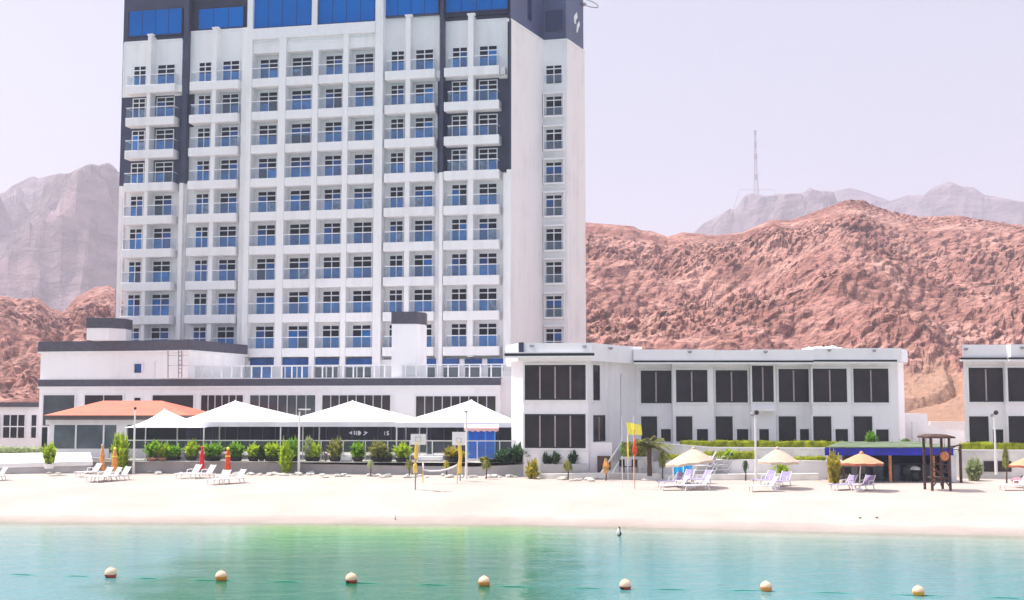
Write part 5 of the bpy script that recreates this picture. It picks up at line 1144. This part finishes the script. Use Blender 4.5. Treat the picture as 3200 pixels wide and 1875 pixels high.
# palm
p = at(2030, 1484, 82.35); pal = thing('palm_tree', 'short palm with spreading olive fronds and dark trunk on the beach', 'palm tree', p); k = p.y/F; h = (1487-1400)*k
MB().lathe(p-Vector((0, 0, .05)), [(.2, 0), (.16, .2), (.17, .5), (.14, .8), (.16, 1.1), (.14, 1.4), (.17, h-.1), (.08, h+.1)], trunkm, 10).build('trunk', pal)
for i in range(22):
    a = 2*math.pi*i/22+random.uniform(-.15, .15); el = random.uniform(.15, 1.2); L_ = random.uniform(1.4, 1.9); o_ = Vector((math.cos(a), math.sin(a), 0)); top = p+Vector((0, 0, h)); pts = []
    for s in range(8):
        q_ = s/7; pts.append(top+o_*L_*q_*math.cos(el*.8)*(1)+Vector((0, 0, L_*(math.sin(el)*q_-.75*q_*q_*(1.15-el*.5)))))
    P = []; fs = []
    for s in range(1, 8):
        for sg_ in (-1, 1):
            for sub in (0, .5):
                b = pts[s-1].lerp(pts[s], sub); sd_ = o_.cross(Vector((0, 0, 1)))*sg_; ll_ = .42*(1-abs(s/7-.45)*.9); e_ = b+sd_*ll_+o_*ll_*.6+Vector((0, 0, -.12)); q0 = len(P); P += [b-o_*.05, b+o_*.14, e_]; fs.append((q0, q0+1, q0+2))
    g = MB(); g.poly(P, fs, lf_o); g.tube(pts, .02, lf_o, 4, .008); g.build('frond', pal)
# ================================================================ STONES along the wall foot
n = 0
def rockmesh(r):
    mb = MB(); mb.ball((0, 0, r*.35), r, stone, 8, .6); return mb
protos = []
for i in range(4):
    mb = rockmesh(.2); o = mb.build('stone', None, False)
    for v in o.data.vertices: v.co *= 1+.35*noise.noise(v.co*6+Vector((i*9, 0, 0)))
    o['_u'] = 0; protos.append(o)
first = [True]*4
spots = [(random.uniform(x0, x1), y0+random.uniform(-3, 4)) for (x0, x1, y0, m_) in ((60, 330, 1478, 16), (460, 640, 1478, 10), (740, 1010, 1484, 14), (1010, 1640, 1490, 34), (1700, 1890, 1500, 12), (2000, 2100, 1500, 8)) for _ in range(m_)]
for i, (px, py) in enumerate(spots):
    j = i % 4; p = onsand(px, py)
    o = protos[j] if first[j] else protos[j].copy()
    if not first[j]: C.objects.link(o)
    first[j] = False
    o.location = p; s_ = random.uniform(.6, 1.5); o.scale = (s_*random.uniform(1, 1.7), s_, s_*.8); o.rotation_euler = (0, 0, random.uniform(0, 6))
    wh = 'under the white garden wall at far left' if px < 335 else 'under the grey planter wall between the orange and red folded parasols' if px < 650 else 'under the grey planter wall near the flat headed lamp post' if px < 1010 else 'under the grey planter wall below the big tents' if px < 1660 else 'at the stone kerb below the corner villa' if px < 1950 else 'between the palm and the first cream parasol'
    tag(o, 'small pale stone lying '+wh, 'stone', 'pale stones at the foot of the beach walls, '+wh)
for (px, py, r, lab) in ((455, 1474, .55, 'large mossy flat rock right of the left lamp post'), (870, 1483, .3, 'pale flat rock left of the tall beach shrub'), (905, 1484, .3, 'pale flat rock below the tall beach shrub')):
    p = onsand(px, py); mb = MB(); mb.origin = tuple(p); mb.ball(p, r, stone, 10, .4); o = mb.build('rock'); tag(o, lab, 'rock')
    o.scale = (1.6, 1, 1)
    for v in o.data.vertices: v.co *= 1+.2*noise.noise(v.co*4)
# ================================================================ BUOYS
def buoy(px, py, kind, lab):
    d = ray(px, py+14); t_ = -CAMZ/d.z; p = Vector((d.x*t_, d.y*t_, 0)); k = p.y/F; r = 18.5*k
    t = thing('float_buoy', lab, 'buoy', p, 'round swim line buoys'); c = p+Vector((0, 0, r*.62))
    g = MB(); g.ball(c, r, buoyw, 20, 1); g.build('sphere', t, True)
    if kind:
        m_ = {'r': buoyr, 'o': buoyo, 'd': buoyr, 'c': MATS['buoy_peach']}[kind]; g = MB(); z0, z1 = (-.85, -.1) if kind in 'rd' else (-.85, .12); pr = []
        for i in range(7): zz = z0+(z1-z0)*i/6; pr.append((math.sqrt(1-zz*zz)*r*1.015, zz*r))
        n = 20; P = [c+Vector((q*math.cos(a), q*math.sin(a), z)) for q, z in pr for a in [math.pi*(1.05+(.95 if kind != 'o' else .98)*i/n) for i in range(n+1)]]
        g.poly(P, [(j*(n+1)+i, j*(n+1)+i+1, (j+1)*(n+1)+i+1, (j+1)*(n+1)+i) for j in range(6) for i in range(n)], m_); g.build('patch', t, True)
        if kind in 'rd':
            g = MB(); P = [c+Vector((q*1.012*math.cos(a), q*1.012*math.sin(a), z)) for q, z in pr for a in [math.pi*(1.1+.3*i/8) for i in range(9)]]; g.poly(P, [(j*9+i, j*9+i+1, (j+1)*9+i+1, (j+1)*9+i) for j in range(1, 5) for i in range(8)], buoyd); g.build('scuff', t, True)
    MB().lathe(c, [(.05, r*.96), (.05, r*1.08), (.02, r*1.1)], buoyw, 8).build('cap', t)
    return p
bp = []
for a in ((346, 1790, 'd', 'leftmost buoy, cream with dark red scuffed side'), (691, 1800, 'c', 'plain cream buoy second from the left'), (1098, 1807, 'r', 'cream buoy with deep red patch, third from the left'), (1513, 1817, 'c', 'plain cream buoy in the middle of the line'), (1954, 1827, 'd', 'cream buoy with dull red underside, third from the right'), (2394, 1833, 'c', 'pale cream buoy second from the right'), (2870, 1847, 'o', 'rightmost buoy, cream above with orange lower half')): bp.append(buoy(*a))
g = MB(); rp = mat('rope', (.06, .34, .24), .6); bp2 = [bp[0]+(bp[0]-bp[1])]+bp+[bp[-1]+(bp[-1]-bp[-2])]; g.origin = tuple(bp[3])
for a, b in zip(bp2, bp2[1:]):
    pts = [a.lerp(b, i/24)+Vector((0, 0, -.008+.025*math.sin(i*.5+a.x))) for i in range(25)]; g.tube(pts, .016, rp, 5)
tag(g.build('float_line'), 'thin pale green rope linking the buoys', 'rope')
# seabirds
def bird(px, py, lab, onwater, sc=1.):
    if onwater: d = ray(px, py); t_ = -CAMZ/d.z; p = Vector((d.x*t_, d.y*t_, 0))
    else: p = onsand(px, py)
    t = thing('seabird', lab, 'bird', p); h = .0 if onwater else .04
    g = MB(); g.lathe(p+Vector((0, 0, h-.02)), [(.03, 0), (.11, .06), (.12, .14), (.07, .24), (.05, .34), (.06, .40), (.03, .46)], black, 10, sx=sc, sy=sc*1.1); g.lathe(p+Vector((-.035, -.06, h)), [(.02, .02), (.09, .1), (.07, .22), (.03, .36)], wplas, 8)
    g.tube([p+Vector((0, -.02, h+.40)), p+Vector((-.13, -.05, h+.38))], .02, yellow, 5, .005); ob_ = g.build('body', t, True); ob_.scale = (1, 1, 1) if onwater else (.5, .5, .5)
bird(1935, 1674, 'dark seabird with white breast floating near the water edge', True); bird(1235, 1624, 'tiny dark seabird standing on the wet sand', False, .7)
for px, py, lab in ((2688, 1620, 'left tiny dark pebble on the open sand at right'), (2740, 1619, 'right tiny dark pebble on the open sand at right')):
    p = onsand(px, py); mb = MB(); mb.origin = tuple(p); mb.ball(p+Vector((0, 0, .02)), .08, potm, 6, .5); tag(mb.build('pebble'), lab, 'pebble')
# ================================================================ MAST
Ym = 2285.; b = at(2363, 609, Ym); top = at(2363, 410, Ym); mt_ = thing('radio_mast', 'tall thin lattice radio mast on the hazy mountain', 'mast', (b.x, Ym, b.z-15)); g = MB(); hh = top.z-b.z; mg_r = .5
mg = mat('mast_steel', (.12, .12, .14), .6)
for sx, sy in ((-1, -1), (1, -1), (1, 1), (-1, 1)): g.tube([(b.x+sx*5.5, Ym+sy*5, b.z-25), (b.x+sx*2.2, Ym+sy*2, b.z+hh*.4), (b.x+sx*.7, Ym+sy*.7, top.z)], .55, mg, 5)
for i in range(22):
    z = b.z+hh*i/22; r = 4.2*(1-i/22)+.6; r2 = 4.2*(1-(i+1)/22)+.6; g.tube([(b.x-r, Ym-r, z), (b.x+r2, Ym-r2, z+hh/22)], .35, mg, 4); g.tube([(b.x-r, Ym-r, z), (b.x+r, Ym-r, z)], .35, mg, 4)
g.build('lattice', mt_)
for fr_, r in ((.97, 2.4), (.78, 2.6), (.6, 3.4), (.28, 3)): MB().lathe((b.x, Ym, b.z+hh*fr_), [(r, -5), (r, 5)], mg, 8).build('antenna_drum', mt_)
g = MB(); g.tube([(b.x-44, Ym, b.z-30), (b.x-32, Ym, b.z+10), (b.x+34, Ym, b.z+10), (b.x+50, Ym, b.z-30)], mg_r, mg, 5); g.build('side_frame', mt_)
# ================================================================ HAZE
hz = bpy.data.materials.new('haze_air'); hz.use_nodes = True; t = hz.node_tree; t.nodes.clear(); pv_ = t.nodes.new('ShaderNodeVolumePrincipled'); ou = t.nodes.new('ShaderNodeOutputMaterial'); t.links.new(pv_.outputs[0], ou.inputs['Volume'])
pv_.inputs['Color'].default_value = (.84, .84, 1.0, 1); pv_.inputs['Density'].default_value = .00034; pv_.inputs['Anisotropy'].default_value = .2
mb = MB(); mb.box(ID, -3600, 3600, -420, 5200, -6, 420, hz); o = mb.build('haze'); o['kind'] = 'stuff'
for o in list(bpy.data.objects):
    if '_loc' in o: del o['_loc']
    if '_u' in o: del o['_u']
